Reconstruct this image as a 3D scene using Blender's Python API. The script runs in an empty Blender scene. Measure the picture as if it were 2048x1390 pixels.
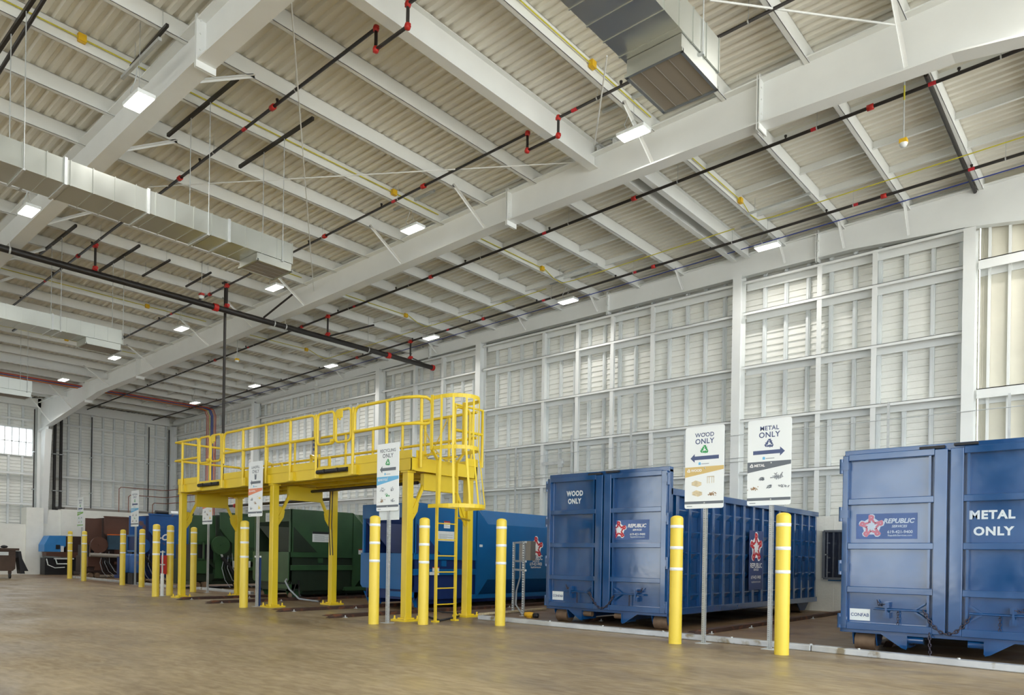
import bpy, math, random
from mathutils import Vector, Matrix
random.seed(7)
C = bpy.context.scene.collection
PI = math.pi
# ------------------------------------------------------------------ camera
F, CX, CY, YAW, ROLL, H = 1472.4, 1024.0, 1116.2, -0.7176, 0.016, 1.2
Rr = Matrix(((math.cos(ROLL), -math.sin(ROLL), 0), (math.sin(ROLL), math.cos(ROLL), 0), (0, 0, 1)))
Ry = Matrix(((math.cos(YAW), -math.sin(YAW), 0), (0, 0, -1), (math.sin(YAW), math.cos(YAW), 0)))
WC = Rr @ Ry                       # world -> (right, down, forward)
CWm = WC.transposed()
cam = bpy.data.cameras.new('camera'); camo = bpy.data.objects.new('camera', cam); C.objects.link(camo)
cam.sensor_width = 36; cam.sensor_fit = 'HORIZONTAL'; cam.lens = 36 * F / 2048
cam.shift_x = -(CX - 1024) / 2048; cam.shift_y = (CY - 695) / 2048
cam.clip_start = 0.05; cam.clip_end = 500
right, down, fwd = CWm.col[0], CWm.col[1], CWm.col[2]
mw = Matrix.Identity(4)
for i in range(3):
    mw[i][0] = right[i]; mw[i][1] = -down[i]; mw[i][2] = -fwd[i]
mw[2][3] = H
camo.matrix_world = mw
bpy.context.scene.camera = camo
# ------------------------------------------------------------------ world, exposure
sc = bpy.context.scene
sc.view_settings.view_transform = 'Standard'; sc.view_settings.look = 'None'
sc.view_settings.exposure = -0.08; sc.view_settings.gamma = 1.0; sc.view_settings.use_curve_mapping = False
w = bpy.data.worlds.new('sky'); sc.world = w; w.use_nodes = True
bg = w.node_tree.nodes['Background']; bg.inputs[0].default_value = (0.86, 0.94, 1.0, 1); bg.inputs[1].default_value = 5.0
sun = bpy.data.lights.new('sun', 'SUN'); sun.energy = 14.0; sun.angle = 0.01; sun.color = (1, .96, .9)
suno = bpy.data.objects.new('sun', sun); C.objects.link(suno); suno.rotation_euler = (math.radians(-38), 0, math.radians(12))   # stands behind the long wall, lights the yard before the open side
sc.cycles.use_denoising = True
sc.cycles.max_bounces = 8; sc.cycles.diffuse_bounces = 5; sc.cycles.glossy_bounces = 4
sc.cycles.sample_clamp_indirect = 6.0
LAMP_W = 50.0                      # watts of every high-bay lamp
S = 0.0215                         # roof slope along x
def zr(x): return 10.0 + S * x      # underside of the roof deck
# ------------------------------------------------------------------ measuring helpers (pixel of the 2048x1390 frame -> a point on a known plane)
O3 = Vector((0, 0, H))
def ray(px, py): return CWm @ Vector(((px - CX) / F, (py - CY) / F, 1.0))
def on(px, py, ax, val):
    d = ray(px, py); t = (val - O3[ax]) / d[ax]; return O3 + d * t
def flo(px, py): return on(px, py, 2, 0.0)
def onroof(px, py, off=0.0):
    d = ray(px, py); t = (10.0 + off - H) / (d[2] - S * d[0]); return O3 + d * t
# ------------------------------------------------------------------ materials
def s2l(c):
    return tuple((v / 255 / 12.92 if v / 255 <= 0.04045 else ((v / 255 + 0.055) / 1.055) ** 2.4) for v in c)
def mat(name, rgb, rough=0.5, metal=0.0, var=0.0, scale=3.0, bump=0.0, bscale=20.0, coat=0.0, emit=None, spec=0.5, rust=None, stretch=(1, 1, 1), rvar=0.0):
    m = bpy.data.materials.new(name); m.use_nodes = True
    nt = m.node_tree; b = nt.nodes['Principled BSDF']
    c = s2l(rgb)
    b.inputs['Base Color'].default_value = (*c, 1); b.inputs['Roughness'].default_value = rough
    b.inputs['Metallic'].default_value = metal; b.inputs['Specular IOR Level'].default_value = spec
    b.inputs['Coat Weight'].default_value = coat; b.inputs['Coat Roughness'].default_value = 0.08
    if coat > .9: b.inputs['Coat IOR'].default_value = 1.75
    if var or bump or rust or rvar:
        tc = nt.nodes.new('ShaderNodeTexCoord'); mp = nt.nodes.new('ShaderNodeMapping'); mp.inputs['Scale'].default_value = stretch
        nt.links.new(tc.outputs['Object'], mp.inputs[0])
        n = nt.nodes.new('ShaderNodeTexNoise'); n.inputs['Scale'].default_value = scale; n.inputs['Detail'].default_value = 6
        nt.links.new(mp.outputs[0], n.inputs['Vector'])
        if var:
            r = nt.nodes.new('ShaderNodeValToRGB')
            r.color_ramp.elements[0].position = 0.3; r.color_ramp.elements[1].position = 0.7
            r.color_ramp.elements[0].color = (*[v * (1 - var) for v in c], 1)
            r.color_ramp.elements[1].color = (*[min(1, v * (1 + var)) for v in c], 1)
            nt.links.new(n.outputs[0], r.inputs[0]); out = r.outputs[0]
            if rust:
                n2 = nt.nodes.new('ShaderNodeTexNoise'); n2.inputs['Scale'].default_value = rust[1]; n2.inputs['Detail'].default_value = 8
                nt.links.new(mp.outputs[0], n2.inputs['Vector'])
                r2 = nt.nodes.new('ShaderNodeValToRGB'); r2.color_ramp.elements[0].position = rust[2]; r2.color_ramp.elements[1].position = rust[2] + 0.08
                nt.links.new(n2.outputs[0], r2.inputs[0])
                mx = nt.nodes.new('ShaderNodeMix'); mx.data_type = 'RGBA'
                nt.links.new(r2.outputs[0], mx.inputs[0]); nt.links.new(out, mx.inputs[6]); mx.inputs[7].default_value = (*s2l(rust[0]), 1)
                out = mx.outputs[2]
            nt.links.new(out, b.inputs['Base Color'])
        if rvar:
            mr = nt.nodes.new('ShaderNodeMapRange'); mr.inputs[3].default_value = max(0.02, rough - rvar); mr.inputs[4].default_value = rough + rvar
            mr.inputs[1].default_value = 0.35; mr.inputs[2].default_value = 0.65
            nt.links.new(n.outputs[0], mr.inputs[0]); nt.links.new(mr.outputs[0], b.inputs['Roughness'])
        if bump:
            n3 = nt.nodes.new('ShaderNodeTexNoise'); n3.inputs['Scale'].default_value = bscale; n3.inputs['Detail'].default_value = 3
            nt.links.new(mp.outputs[0], n3.inputs['Vector'])
            bp = nt.nodes.new('ShaderNodeBump'); bp.inputs['Strength'].default_value = bump; bp.inputs['Distance'].default_value = 0.02
            nt.links.new(n3.outputs[0], bp.inputs['Height']); nt.links.new(bp.outputs[0], b.inputs['Normal'])
    if emit:
        b.inputs['Emission Color'].default_value = (*s2l(emit[0]), 1); b.inputs['Emission Strength'].default_value = emit[1]
    return m
M = dict(
    steel=mat('white_steel', (232, 234, 232), 0.55, var=0.02, scale=2),
    deck=mat('painted_deck', (228, 225, 214), 0.5, var=0.04, scale=0.5, stretch=(0.6, 3, 1)),
    panel=mat('white_wall_sheet', (236, 236, 230), 0.5, var=0.03),
    hat=mat('galvanised_white', (220, 224, 224), 0.5, var=0.04),
    cream=mat('cream_insulation', (226, 222, 206), 0.6, var=0.03),
    mason=mat('white_block', (240, 240, 232), 0.7, var=0.03, bump=0.2),
    black=mat('black_pipe', (40, 36, 34), 0.45, var=0.15),
    red=mat('red_coupling', (190, 40, 34), 0.45),
    galv=mat('galvanised_sheet', (205, 208, 202), 0.32, metal=0.85, var=0.02, scale=1.5, rvar=0.04),
    zinc=mat('zinc_steel', (200, 203, 203), 0.45, metal=0.45, var=0.08, scale=8),
    grille=mat('grille_grey', (150, 145, 138), 0.6, metal=0.2),
    yell=mat('yellow_paint', (226, 196, 40), 0.4, var=0.03, coat=0.15),
    boll=mat('yellow_sleeve', (226, 198, 66), 0.38, var=0.02),
    tape=mat('white_tape', (232, 235, 235), 0.4),
    cond=mat('yellow_conduit', (205, 195, 60), 0.45),
    ybox=mat('orange_yellow_box', (225, 180, 30), 0.5),
    blue=mat('container_blue', (10, 70, 124), 0.16, var=0.14, scale=1.6, bump=0.35, bscale=1.7, coat=0.9, rvar=0.08),
    blue_d=mat('container_blue_inner', (12, 60, 108), 0.35, var=0.1),
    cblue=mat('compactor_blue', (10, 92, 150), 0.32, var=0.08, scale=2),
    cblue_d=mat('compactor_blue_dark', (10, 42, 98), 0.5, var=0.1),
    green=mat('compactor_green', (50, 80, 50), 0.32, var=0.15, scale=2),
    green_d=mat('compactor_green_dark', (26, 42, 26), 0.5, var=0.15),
    green2=mat('bright_green', (30, 105, 70), 0.4, var=0.1),
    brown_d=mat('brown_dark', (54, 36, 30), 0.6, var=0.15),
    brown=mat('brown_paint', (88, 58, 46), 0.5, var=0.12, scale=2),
    blue3=mat('worn_blue', (26, 84, 150), 0.45, var=0.12, rust=((120, 90, 80), 3.0, 0.62)),
    teal=mat('teal_paint', (50, 78, 98), 0.5, var=0.15),
    lblue=mat('light_blue', (52, 132, 200), 0.45, var=0.06),
    rub=mat('black_rubber', (22, 22, 24), 0.5),
    rust=mat('rusty_roller', (120, 98, 78), 0.6, metal=0.3, var=0.2, scale=9),
    rail=mat('brown_rail', (72, 52, 44), 0.55, metal=0.2, var=0.25, scale=6, rust=((118, 72, 48), 5.0, 0.55)),
    curb=mat('curb_steel', (200, 203, 206), 0.38, metal=0.55, var=0.12, scale=3, rust=((150, 140, 120), 4.0, 0.6)),
    sign=mat('sign_white', (236, 240, 240), 0.45),
    navy=mat('sign_navy', (78, 90, 128), 0.5),
    dgrey=mat('sign_grey', (104, 110, 118), 0.5),
    sgreen=mat('sign_green', (58, 158, 92), 0.5),
    tan=mat('sign_tan', (214, 186, 120), 0.5),
    sky=mat('sign_sky', (108, 182, 224), 0.5),
    salm=mat('sign_salmon', (232, 140, 104), 0.5),
    lime=mat('sign_lime', (128, 180, 80), 0.5),
    wood=mat('sign_wood', (212, 196, 160), 0.5, var=0.2, scale=30),
    wood_d=mat('sign_wood_dark', (150, 118, 84), 0.5, var=0.3, scale=40),
    mgrey=mat('sign_metal', (140, 144, 150), 0.5, var=0.3, scale=40),
    white=mat('decal_white', (240, 240, 240), 0.4),
    fade=mat('faded_white', (186, 200, 218), 0.5),
    fred=mat('faded_red', (190, 120, 140), 0.5),
    dred=mat('decal_red', (196, 40, 52), 0.45),
    sten=mat('stencil_white', (206, 216, 222), 0.6),
    dnavy=mat('decal_navy', (38, 62, 118), 0.3),
    dnavy2=mat('decal_navy_worn', (62, 92, 150), 0.3, var=0.15),
    stk=mat('sticker_white', (222, 228, 228), 0.5, var=0.03, scale=20),
    stky=mat('sticker_yellow', (236, 206, 40), 0.5),
    stkt=mat('sticker_print', (150, 156, 162), 0.5),
    blk=mat('black_print', (28, 28, 32), 0.5),
    bin=mat('dumpster_brown', (74, 56, 44), 0.6, var=0.2),
    lid=mat('black_lid', (26, 26, 32), 0.5),
    cblu=mat('blue_conduit', (36, 60, 150), 0.5),
    cred=mat('red_conduit', (176, 60, 36), 0.5),
    cora=mat('orange_conduit', (220, 110, 40), 0.5),
    yard=mat('pale_yard_concrete', (205, 203, 196), 0.8, var=0.06, scale=1),
    glass=mat('dark_glass', (40, 44, 56), 0.08, spec=0.8),
    led=mat('led_diffuser', (255, 252, 245), 0.5, emit=((255, 250, 240), 14.0)),
    copper=mat('copper_pipe', (150, 96, 76), 0.5, metal=0.3),
    chain=mat('chain_steel', (70, 66, 78), 0.5, metal=0.6, var=0.2, scale=20),
    dwyel=mat('tool_yellow', (220, 168, 30), 0.5),
)
def floor_mat():
    m = bpy.data.materials.new('stained_concrete'); m.use_nodes = True; nt = m.node_tree; b = nt.nodes['Principled BSDF']
    tc = nt.nodes.new('ShaderNodeTexCoord')
    def noise(sc_, det, st, dist=0.0):
        mp = nt.nodes.new('ShaderNodeMapping'); mp.inputs['Scale'].default_value = st; nt.links.new(tc.outputs['Object'], mp.inputs[0])
        n = nt.nodes.new('ShaderNodeTexNoise'); n.inputs['Scale'].default_value = sc_; n.inputs['Detail'].default_value = det; n.inputs['Distortion'].default_value = dist
        nt.links.new(mp.outputs[0], n.inputs['Vector']); return n
    def ramp(n, p0, c0, p1, c1):
        r = nt.nodes.new('ShaderNodeValToRGB'); r.color_ramp.elements[0].position = p0; r.color_ramp.elements[1].position = p1
        r.color_ramp.elements[0].color = (*s2l(c0), 1); r.color_ramp.elements[1].color = (*s2l(c1), 1); nt.links.new(n.outputs[0], r.inputs[0]); return r
    r1 = ramp(noise(0.55, 8, (0.6, 1.3, 1), 0.6), 0.3, (112, 92, 62), 0.7, (166, 146, 110))
    r2 = ramp(noise(9.0, 12, (0.5, 1.5, 1), 0.4), 0.38, (112, 96, 72), 0.66, (192, 178, 150))
    mx = nt.nodes.new('ShaderNodeMix'); mx.data_type = 'RGBA'; mx.inputs[0].default_value = 0.3
    nt.links.new(r1.outputs[0], mx.inputs[6]); nt.links.new(r2.outputs[0], mx.inputs[7])
    # dark stains
    r3 = ramp(noise(1.4, 6, (0.5, 1.2, 1), 1.0), 0.62, (0, 0, 0), 0.78, (255, 255, 255))
    mx2 = nt.nodes.new('ShaderNodeMix'); mx2.data_type = 'RGBA'
    ml = nt.nodes.new('ShaderNodeMath'); ml.operation = 'MULTIPLY'; ml.inputs[1].default_value = 0.55
    nt.links.new(r3.outputs[0], ml.inputs[0]); nt.links.new(ml.outputs[0], mx2.inputs[0])
    nt.links.new(mx.outputs[2], mx2.inputs[6]); mx2.inputs[7].default_value = (*s2l((98, 78, 58)), 1)
    # brown rusty dirt where the containers stand (world y > 10.3)
    sp = nt.nodes.new('ShaderNodeSeparateXYZ'); nt.links.new(tc.outputs['Object'], sp.inputs[0])
    nz = noise(0.8, 5, (1, 1, 1)); ad = nt.nodes.new('ShaderNodeMath'); ad.operation = 'MULTIPLY_ADD'; ad.inputs[1].default_value = 2.5
    nt.links.new(nz.outputs[0], ad.inputs[0]); nt.links.new(sp.outputs['Y'], ad.inputs[2])
    mr = nt.nodes.new('ShaderNodeMapRange'); mr.inputs[1].default_value = 10.6; mr.inputs[2].default_value = 12.6; mr.inputs[4].default_value = 0.72
    nt.links.new(ad.outputs[0], mr.inputs[0])
    mx3 = nt.nodes.new('ShaderNodeMix'); mx3.data_type = 'RGBA'; nt.links.new(mr.outputs[0], mx3.inputs[0])
    nt.links.new(mx2.outputs[2], mx3.inputs[6]); mx3.inputs[7].default_value = (*s2l((112, 84, 60)), 1)
    nt.links.new(mx3.outputs[2], b.inputs['Base Color'])
    n5 = noise(1.2, 6, (0.6, 1.4, 1), 0.5); mq = nt.nodes.new('ShaderNodeMapRange'); mq.inputs[1].default_value = 0.35; mq.inputs[2].default_value = 0.7
    mq.inputs[3].default_value = 0.3; mq.inputs[4].default_value = 0.6; nt.links.new(n5.outputs[0], mq.inputs[0]); nt.links.new(mq.outputs[0], b.inputs['Roughness'])
    n6 = noise(25, 4, (1, 1, 1)); bp = nt.nodes.new('ShaderNodeBump'); bp.inputs['Strength'].default_value = 0.08; bp.inputs['Distance'].default_value = 0.01
    nt.links.new(n6.outputs[0], bp.inputs['Height']); nt.links.new(bp.outputs[0], b.inputs['Normal'])
    return m
M['floor'] = floor_mat()
# ------------------------------------------------------------------ object helpers
def tag(o, label=None, cat=None, group=None, kind=None):
    if label: o['label'] = label
    if cat: o['category'] = cat
    if group: o['group'] = group
    if kind: o['kind'] = kind
    return o
def thing(name, label, cat, loc=(0, 0, 0), rz=0.0, group=None):
    o = bpy.data.objects.new(name, None); o.empty_display_size = 0.1; C.objects.link(o)
    o.location = loc; o.rotation_euler = (0, 0, rz); return tag(o, label, cat, group)
def wm(o):
    m = Matrix.Translation(o.location) @ o.rotation_euler.to_matrix().to_4x4() @ Matrix.Diagonal((*o.scale, 1))
    return wm(o.parent) @ m if o.parent else m
def copy_tree(o, parent=None):
    c = o.copy(); C.objects.link(c); c.parent = parent
    for ch in [x for x in bpy.data.objects if x.parent == o]: copy_tree(ch, c)
    return c
class Fr:
    def __init__(s, o, u=(1, 0, 0), v=(0, 0, 1)):
        s.o = Vector(o); s.u = Vector(u).normalized(); s.v = Vector(v).normalized(); s.n = s.u.cross(s.v)
    def __call__(s, a, b, c=0.0): return s.o + s.u * a + s.v * b + s.n * c
class MB:
    def __init__(s): s.v = []; s.f = []; s.sm = []
    def add(s, vs, fs, smooth=False):
        k = len(s.v); s.v += [Vector(p) for p in vs]; s.f += [tuple(k + i for i in f) for f in fs]; s.sm += [smooth] * len(fs); return s
    def box(s, x0, x1, y0, y1, z0, z1):
        if x0 > x1: x0, x1 = x1, x0
        if y0 > y1: y0, y1 = y1, y0
        if z0 > z1: z0, z1 = z1, z0
        v = [(x, y, z) for z in (z0, z1) for y in (y0, y1) for x in (x0, x1)]
        return s.add(v, [(0, 2, 3, 1), (4, 5, 7, 6), (0, 1, 5, 4), (2, 6, 7, 3), (0, 4, 6, 2), (1, 3, 7, 5)])
    def fbox(s, fr, a0, a1, b0, b1, c0, c1):
        return s.poly(fr, [(a0, b0), (a1, b0), (a1, b1), (a0, b1)], c0, c1)
    def poly(s, fr, pts, c0, c1):
        n = len(pts)
        ar = sum(pts[i][0] * pts[(i + 1) % n][1] - pts[(i + 1) % n][0] * pts[i][1] for i in range(n))
        if ar < 0: pts = pts[::-1]
        if c0 > c1: c0, c1 = c1, c0
        v = [fr(a, b, c0) for a, b in pts] + [fr(a, b, c1) for a, b in pts]
        f = [tuple(range(n))[::-1], tuple(range(n, 2 * n))] + [(i, (i + 1) % n, n + (i + 1) % n, n + i) for i in range(n)]
        return s.add(v, f)
    def bar(s, p, q, w, h, up=(0, 0, 1)):
        p, q = Vector(p), Vector(q); d = (q - p).normalized(); up = Vector(up)
        if abs(d.dot(up)) > 0.98: up = Vector((0, 1, 0)) if abs(d.y) < 0.9 else Vector((1, 0, 0))
        a = d.cross(up).normalized(); b = a.cross(d).normalized()
        v = [c + a * i * w / 2 + b * j * h / 2 for c in (p, q) for j in (-1, 1) for i in (-1, 1)]
        return s.add(v, [(0, 1, 3, 2), (4, 6, 7, 5), (0, 4, 5, 1), (2, 3, 7, 6), (0, 2, 6, 4), (1, 5, 7, 3)])
    def tube(s, pts, r, n=8, caps=True, closed=False):
        pts = [Vector(p) for p in pts]; rings = []; N = len(pts)
        ref = None
        for i, p in enumerate(pts):
            if closed: d = (pts[(i + 1) % N] - pts[i - 1]).normalized()
            elif i == 0: d = (pts[1] - p).normalized()
            elif i == N - 1: d = (p - pts[-2]).normalized()
            else: d = ((pts[i + 1] - p).normalized() + (p - pts[i - 1]).normalized()).normalized()
            if ref is None or abs(ref.dot(d)) > 0.999:
                ref = Vector((0, 0, 1)) if abs(d.z) < 0.9 else Vector((1, 0, 0))
            a = d.cross(ref).normalized(); b = a.cross(d).normalized(); ref = b
            k = 1.0
            rings.append([p + (a * math.cos(t) + b * math.sin(t)) * r * k for t in [2 * PI * j / n for j in range(n)]])
        v = [x for rg in rings for x in rg]; f = []
        M_ = N if closed else N - 1
        for i in range(M_):
            for j in range(n):
                i2 = (i + 1) % N
                f.append((i * n + j, i * n + (j + 1) % n, i2 * n + (j + 1) % n, i2 * n + j))
        s.add(v, f, True)
        if caps and not closed:
            s.add(rings[0], [tuple(range(n))[::-1]]); s.add(rings[-1], [tuple(range(n))])
        return s
    def cyl(s, p, q, r, n=16): return s.tube([p, q], r, n)
    def lathe(s, o, prof, n=24, axis=(0, 0, 1)):
        o = Vector(o); ax = Vector(axis).normalized(); a = ax.orthogonal().normalized(); b = ax.cross(a)
        v = []; f = []
        for r, z in prof:
            for j in range(n):
                t = 2 * PI * j / n; v.append(o + ax * z + (a * math.cos(t) + b * math.sin(t)) * max(r, 1e-4))
        for i in range(len(prof) - 1):
            for j in range(n):
                f.append((i * n + j, i * n + (j + 1) % n, (i + 1) * n + (j + 1) % n, (i + 1) * n + j))
        return s.add(v, f, True)
    def plate(s, pts, t):
        pts = [Vector(p) for p in pts]; nrm = (pts[1] - pts[0]).cross(pts[2] - pts[0]).normalized() * t
        n = len(pts); v = pts + [p + nrm for p in pts]
        return s.add(v, [tuple(range(n))[::-1], tuple(range(n, 2 * n))] + [(i, (i + 1) % n, n + (i + 1) % n, n + i) for i in range(n)])
    def build(s, name, m, parent=None, label=None, bevel=0.0, kind=None):
        me = bpy.data.meshes.new(name)
        if parent is not None:
            inv = wm(parent).inverted(); vs = [inv @ p for p in s.v]
        else: vs = s.v
        me.from_pydata([tuple(p) for p in vs], [], s.f)
        me.polygons.foreach_set('use_smooth', s.sm); me.materials.append(M[m] if isinstance(m, str) else m); me.update()
        o = bpy.data.objects.new(name, me); C.objects.link(o); o.parent = parent
        if label: o['label'] = label
        if kind: o['kind'] = kind
        if bevel:
            b = o.modifiers.new('bevel', 'BEVEL'); b.width = bevel; b.segments = 2; b.limit_method = 'ANGLE'; b.angle_limit = 0.6
        return o
def single(mb, name, m, label, cat, group=None, bevel=0.0):
    return tag(mb.build(name, m, bevel=bevel), label, cat, group)
def struct(mb, name, m): return tag(mb.build(name, m), kind='structure')
def text_mesh(mb, s, fr, a, b, size, bold=0.0, depth=0.002, c=0.002, align='CENTER', wscale=1.0, shear=0.0, spacing=1.0):
    cu = bpy.data.curves.new('t', 'FONT'); cu.body = s; cu.size = size; cu.offset = bold; cu.align_x = align
    cu.shear = shear; cu.space_character = spacing; cu.resolution_u = 3
    ob = bpy.data.objects.new('t', cu); C.objects.link(ob)
    dg = bpy.context.evaluated_depsgraph_get(); me = bpy.data.meshes.new_from_object(ob.evaluated_get(dg))
    vs = [fr(a + v.co.x * wscale, b + v.co.y, c) for v in me.vertices]; fs = [tuple(p.vertices) for p in me.polygons]
    k = len(mb.v); mb.add(vs, fs)
    bpy.data.objects.remove(ob); bpy.data.curves.remove(cu); bpy.data.meshes.remove(me); return mb
def arc(cx, cz, r, a0, a1, n=8):
    return [(cx + r * math.cos(a0 + (a1 - a0) * i / n), cz + r * math.sin(a0 + (a1 - a0) * i / n)) for i in range(n + 1)]
X, Y, Z = Vector((1, 0, 0)), Vector((0, 1, 0)), Vector((0, 0, 1))
G1, G2, WY, XE = 12.55, 5.45, 19.5, -43.6      # web planes of the two girders, long wall plane, end wall plane
# ================================================================== THE SETTING
def cone_prof(z0, z1, pitch, low, slope, h):
    out = []; z = z0
    while z < z1:
        out += [(z, 0), (z + low, 0), (z + low + slope, h), (z + pitch - slope, h)]; z += pitch
    return [(min(a, z1), b) for a, b in out] + [(z1, 0)]
# floor (and an unseen yard outside, made pale to bounce light onto the roof)
struct(MB().box(-44.2, 9, -12, 20.2, -0.25, 0.0), 'floor', 'floor')
struct(MB().box(-90, 60, -80, -12.0, -0.3, -0.01).box(9.0, 60, -12.0, 40, -0.3, -0.01), 'ground', 'yard')
# unseen dark front wall, added with door gaps to shape reflections in the containers
fw_ = MB().box(-44.2, 9, -12.2, -12, 6.2, 9.2)
for a, b in ((-44.2, -40), (-35, -32), (-27, -21.2), (-16.5, -10.4), (-5.8, -3.2), (1.2, 3), (7, 9)): fw_.box(a, b, -12.2, -12, 0, 6.2)
struct(fw_, 'wall_front', 'dgrey')
# ceiling: ribbed deck, ribs along x
mb = MB(); pr = cone_prof(-12, 20.0, 0.19, 0.075, 0.03, 0.05)
vs = []
for y, h in pr: vs += [(-44.2, y, zr(-44.2) + h), (9, y, zr(9) + h)]
mb.add(vs, [(2 * i, 2 * i + 2, 2 * i + 3, 2 * i + 1) for i in range(len(pr) - 1)])
fr = Fr((0, -12, 0), (1, 0, 0), (0, 0, 1))
mb.poly(fr, [(-44.2, zr(-44.2) + 0.06), (9, zr(9) + 0.06), (9, zr(9) + 0.2), (-44.2, zr(-44.2) + 0.2)], -32.0, 0.0)
struct(mb, 'ceiling', 'deck')
# long wall behind the containers: sheet with horizontal ribs, with its upright hat channels as parts
def sheet_wall(o, u, L, z0, z1, pitch, inward, name, m='panel', cut=None):
    """o: origin (wall face), u along wall; inward = +1/-1 side of ribs"""
    fr = Fr(o, u); mb = MB(); pr = cone_prof(z0, z1, pitch, pitch * 0.62, 0.012, 0.03)
    segs = cut or [(0, L, z0, z1)]
    for a0, a1, b0, b1 in segs:
        pp = [(z, h) for z, h in pr if b0 <= z <= b1]
        vs = []
        for z, h in pp: vs += [fr(a0, z, inward * h), fr(a1, z, inward * h)]
        mb.add(vs, [(2 * i, 2 * i + 1, 2 * i + 3, 2 * i + 2) for i in range(len(pp) - 1)])
        mb.poly(fr, [(a0, b0), (a1, b0), (a1, b1), (a0, b1)], -inward * 0.16, -inward * 0.06)
    return struct(mb, name, m)
wall = sheet_wall((XE, WY + 0.08, 0), (1, 0, 0), 40.5, 0, 9.95, 0.166, 1, 'wall_back')
cols = [-3.2, -8.65, -18.4, -24.1, -33.9, -43.0]
hx = [-3.43 - 0.578 * k for k in range(68)]
for x in hx:
    if min(abs(x - c) for c in cols) < 0.12 or x < -43.2: continue
    m_ = MB().box(x - 0.05, x + 0.05, WY - 0.02, WY + 0.06, 0.0, 9.5); m_.box(x - 0.028, x + 0.028, WY - 0.05, WY - 0.02, 0.0, 9.5)
    m_.build('wall_channel', 'hat', wall, kind='structure')
# cream insulated wall right of the last column
wr = MB().box(-3.06, 9, WY + 0.02, WY + 0.2, 0, 10.3)
for k in range(10): wr.box(-3.0 + k * 1.0, -2.985 + k * 1.0, WY, WY + 0.03, 0, 10)
wall_r = struct(wr, 'wall_right', 'cream')
for k in range(20):
    x = -2.87 + 0.38 * k
    MB().box(x - 0.025, x + 0.025, WY - 0.1, WY, 2.4, 9.3).build('wall_stud', 'steel', wall_r, kind='structure')
# end wall with the daylight window
wy0, wy1, wz0, wz1 = 4.0, 12.25, 6.05, 7.40
wall_e = sheet_wall((XE, 20.0, 0), (0, -1, 0), 32, 0, 9.6, 0.166, -1, 'wall_left', cut=[(0, 20 - wy1, 0, 9.6), (20 - wy1, 20 - wy0, 0, wz0), (20 - wy1, 20 - wy0, wz1, 9.6), (20 - wy0, 32, 0, 9.6)])
for y in [13.9 + 0.567 * k for k in range(10)] + [12.4, 11.8, 11.2, 10.6, 10.0, 9.4]:
    zt = 9.2
    zs = [(0, wz0 - 0.05), (wz1 + 0.05, zt)] if y < wy1 + 0.1 else [(0, zt)]
    for a, b in zs:
        MB().box(XE + 0.03, XE + 0.11, y - 0.05, y + 0.05, a, b).build('wall_channel', 'hat', wall_e, kind='structure')
wf = MB()
for a, b in ((wz0 - 0.06, wz0), (wz1, wz1 + 0.06)): wf.box(XE - 0.1, XE + 0.12, wy0, wy1, a, b)
for a in (wy0, wy1): wf.box(XE - 0.1, XE + 0.12, a - 0.03, a + 0.03, wz0, wz1)
k = wy1 - 0.29
while k > wy0: wf.box(XE - 0.04, XE + 0.08, k - 0.02, k + 0.02, wz0, wz1); k -= 0.31
wf.box(XE - 0.04, XE + 0.08, wy0, wy1, 6.70, 6.74)
struct(wf, 'window_1', 'steel')
gm = bpy.data.materials.new('frosted_window'); gm.use_nodes = True; gb = gm.node_tree.nodes['Principled BSDF']
gb.inputs['Base Color'].default_value = (0.95, 0.97, 1, 1); gb.inputs['Roughness'].default_value = 0.3; gb.inputs['Transmission Weight'].default_value = 1.0; gb.inputs['IOR'].default_value = 1.02
M['pane'] = gm
struct(MB().box(XE - 0.02, XE - 0.012, wy0, wy1, wz0, wz1), 'window_2', 'pane')
# low white block walls at the foot of the long wall and in the far corner
lw = MB().box(-42.3, 9, 19.0, 19.38, 0, 2.37)
for z in (0.4, 0.8, 1.2, 1.6, 2.0): lw.box(-42.3, 9, 18.993, 19.0, z, z + 0.012)
for k in range(62): lw.box(-22 + k * 0.5, -21.988 + k * 0.5, 18.994, 19.0, 0, 2.37)
struct(lw, 'wall_low_back', 'mason')
struct(MB().box(-43.2, -42.5, 13.3, 19.0, 0, 3.36), 'wall_low_left', 'mason')
struct(MB().box(-43.2, -42.35, 11.7, 12.45, 0, 3.36).box(-43.2, -42.6, 12.45, 13.3, 0, 3.3), 'wall_low_box', 'mason')
struct(MB().box(-43.2, -42.5, -8, 11.7, 0, 2.5), 'wall_low_end', 'mason')
# dark glazed opening and grey vent in the low wall right of the wood container
o = MB(); 
pA, pB = on(1650, 1063, 1, 19.0), on(1720, 1158, 1, 19.0)
o.box(pA.x, pA.x + 1.3, 18.95, 18.99, pB.z, pA.z)
t = thing('service_window', 'dark framed window in the low white wall between the two blue containers', 'window', (pA.x, 18.99, 0))
o.build('pane', 'glass', t)
fm = MB(); z0, z1, x0, x1 = pB.z, pA.z, pA.x, pA.x + 1.3
for a in ((x0 - .03, x0 + .02, z0, z1), (x1 - .02, x1 + .03, z0, z1), (x0, x1, z0 - .03, z0 + .02), (x0, x1, z1 - .02, z1 + .03)): fm.box(a[0], a[1], 18.9, 18.99, a[2], a[3])
fm.build('frame', 'dgrey', t); MB().cyl((x0 + .06, 18.92, (z0 + z1) / 2), (x0 + .06, 18.88, (z0 + z1) / 2), .015).build('latch', 'zinc', t)
single(MB().box(pA.x + .1, pA.x + .55, 18.97, 18.99, .76, .79), 'blue_strip', 'cblue', 'thin blue painted strip on the low white wall under the dark window', 'strip')
t = thing('wall_vent', 'small dark square vent near the foot of the low white wall', 'vent', (pA.x + .95, 18.99, 0.3))
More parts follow.
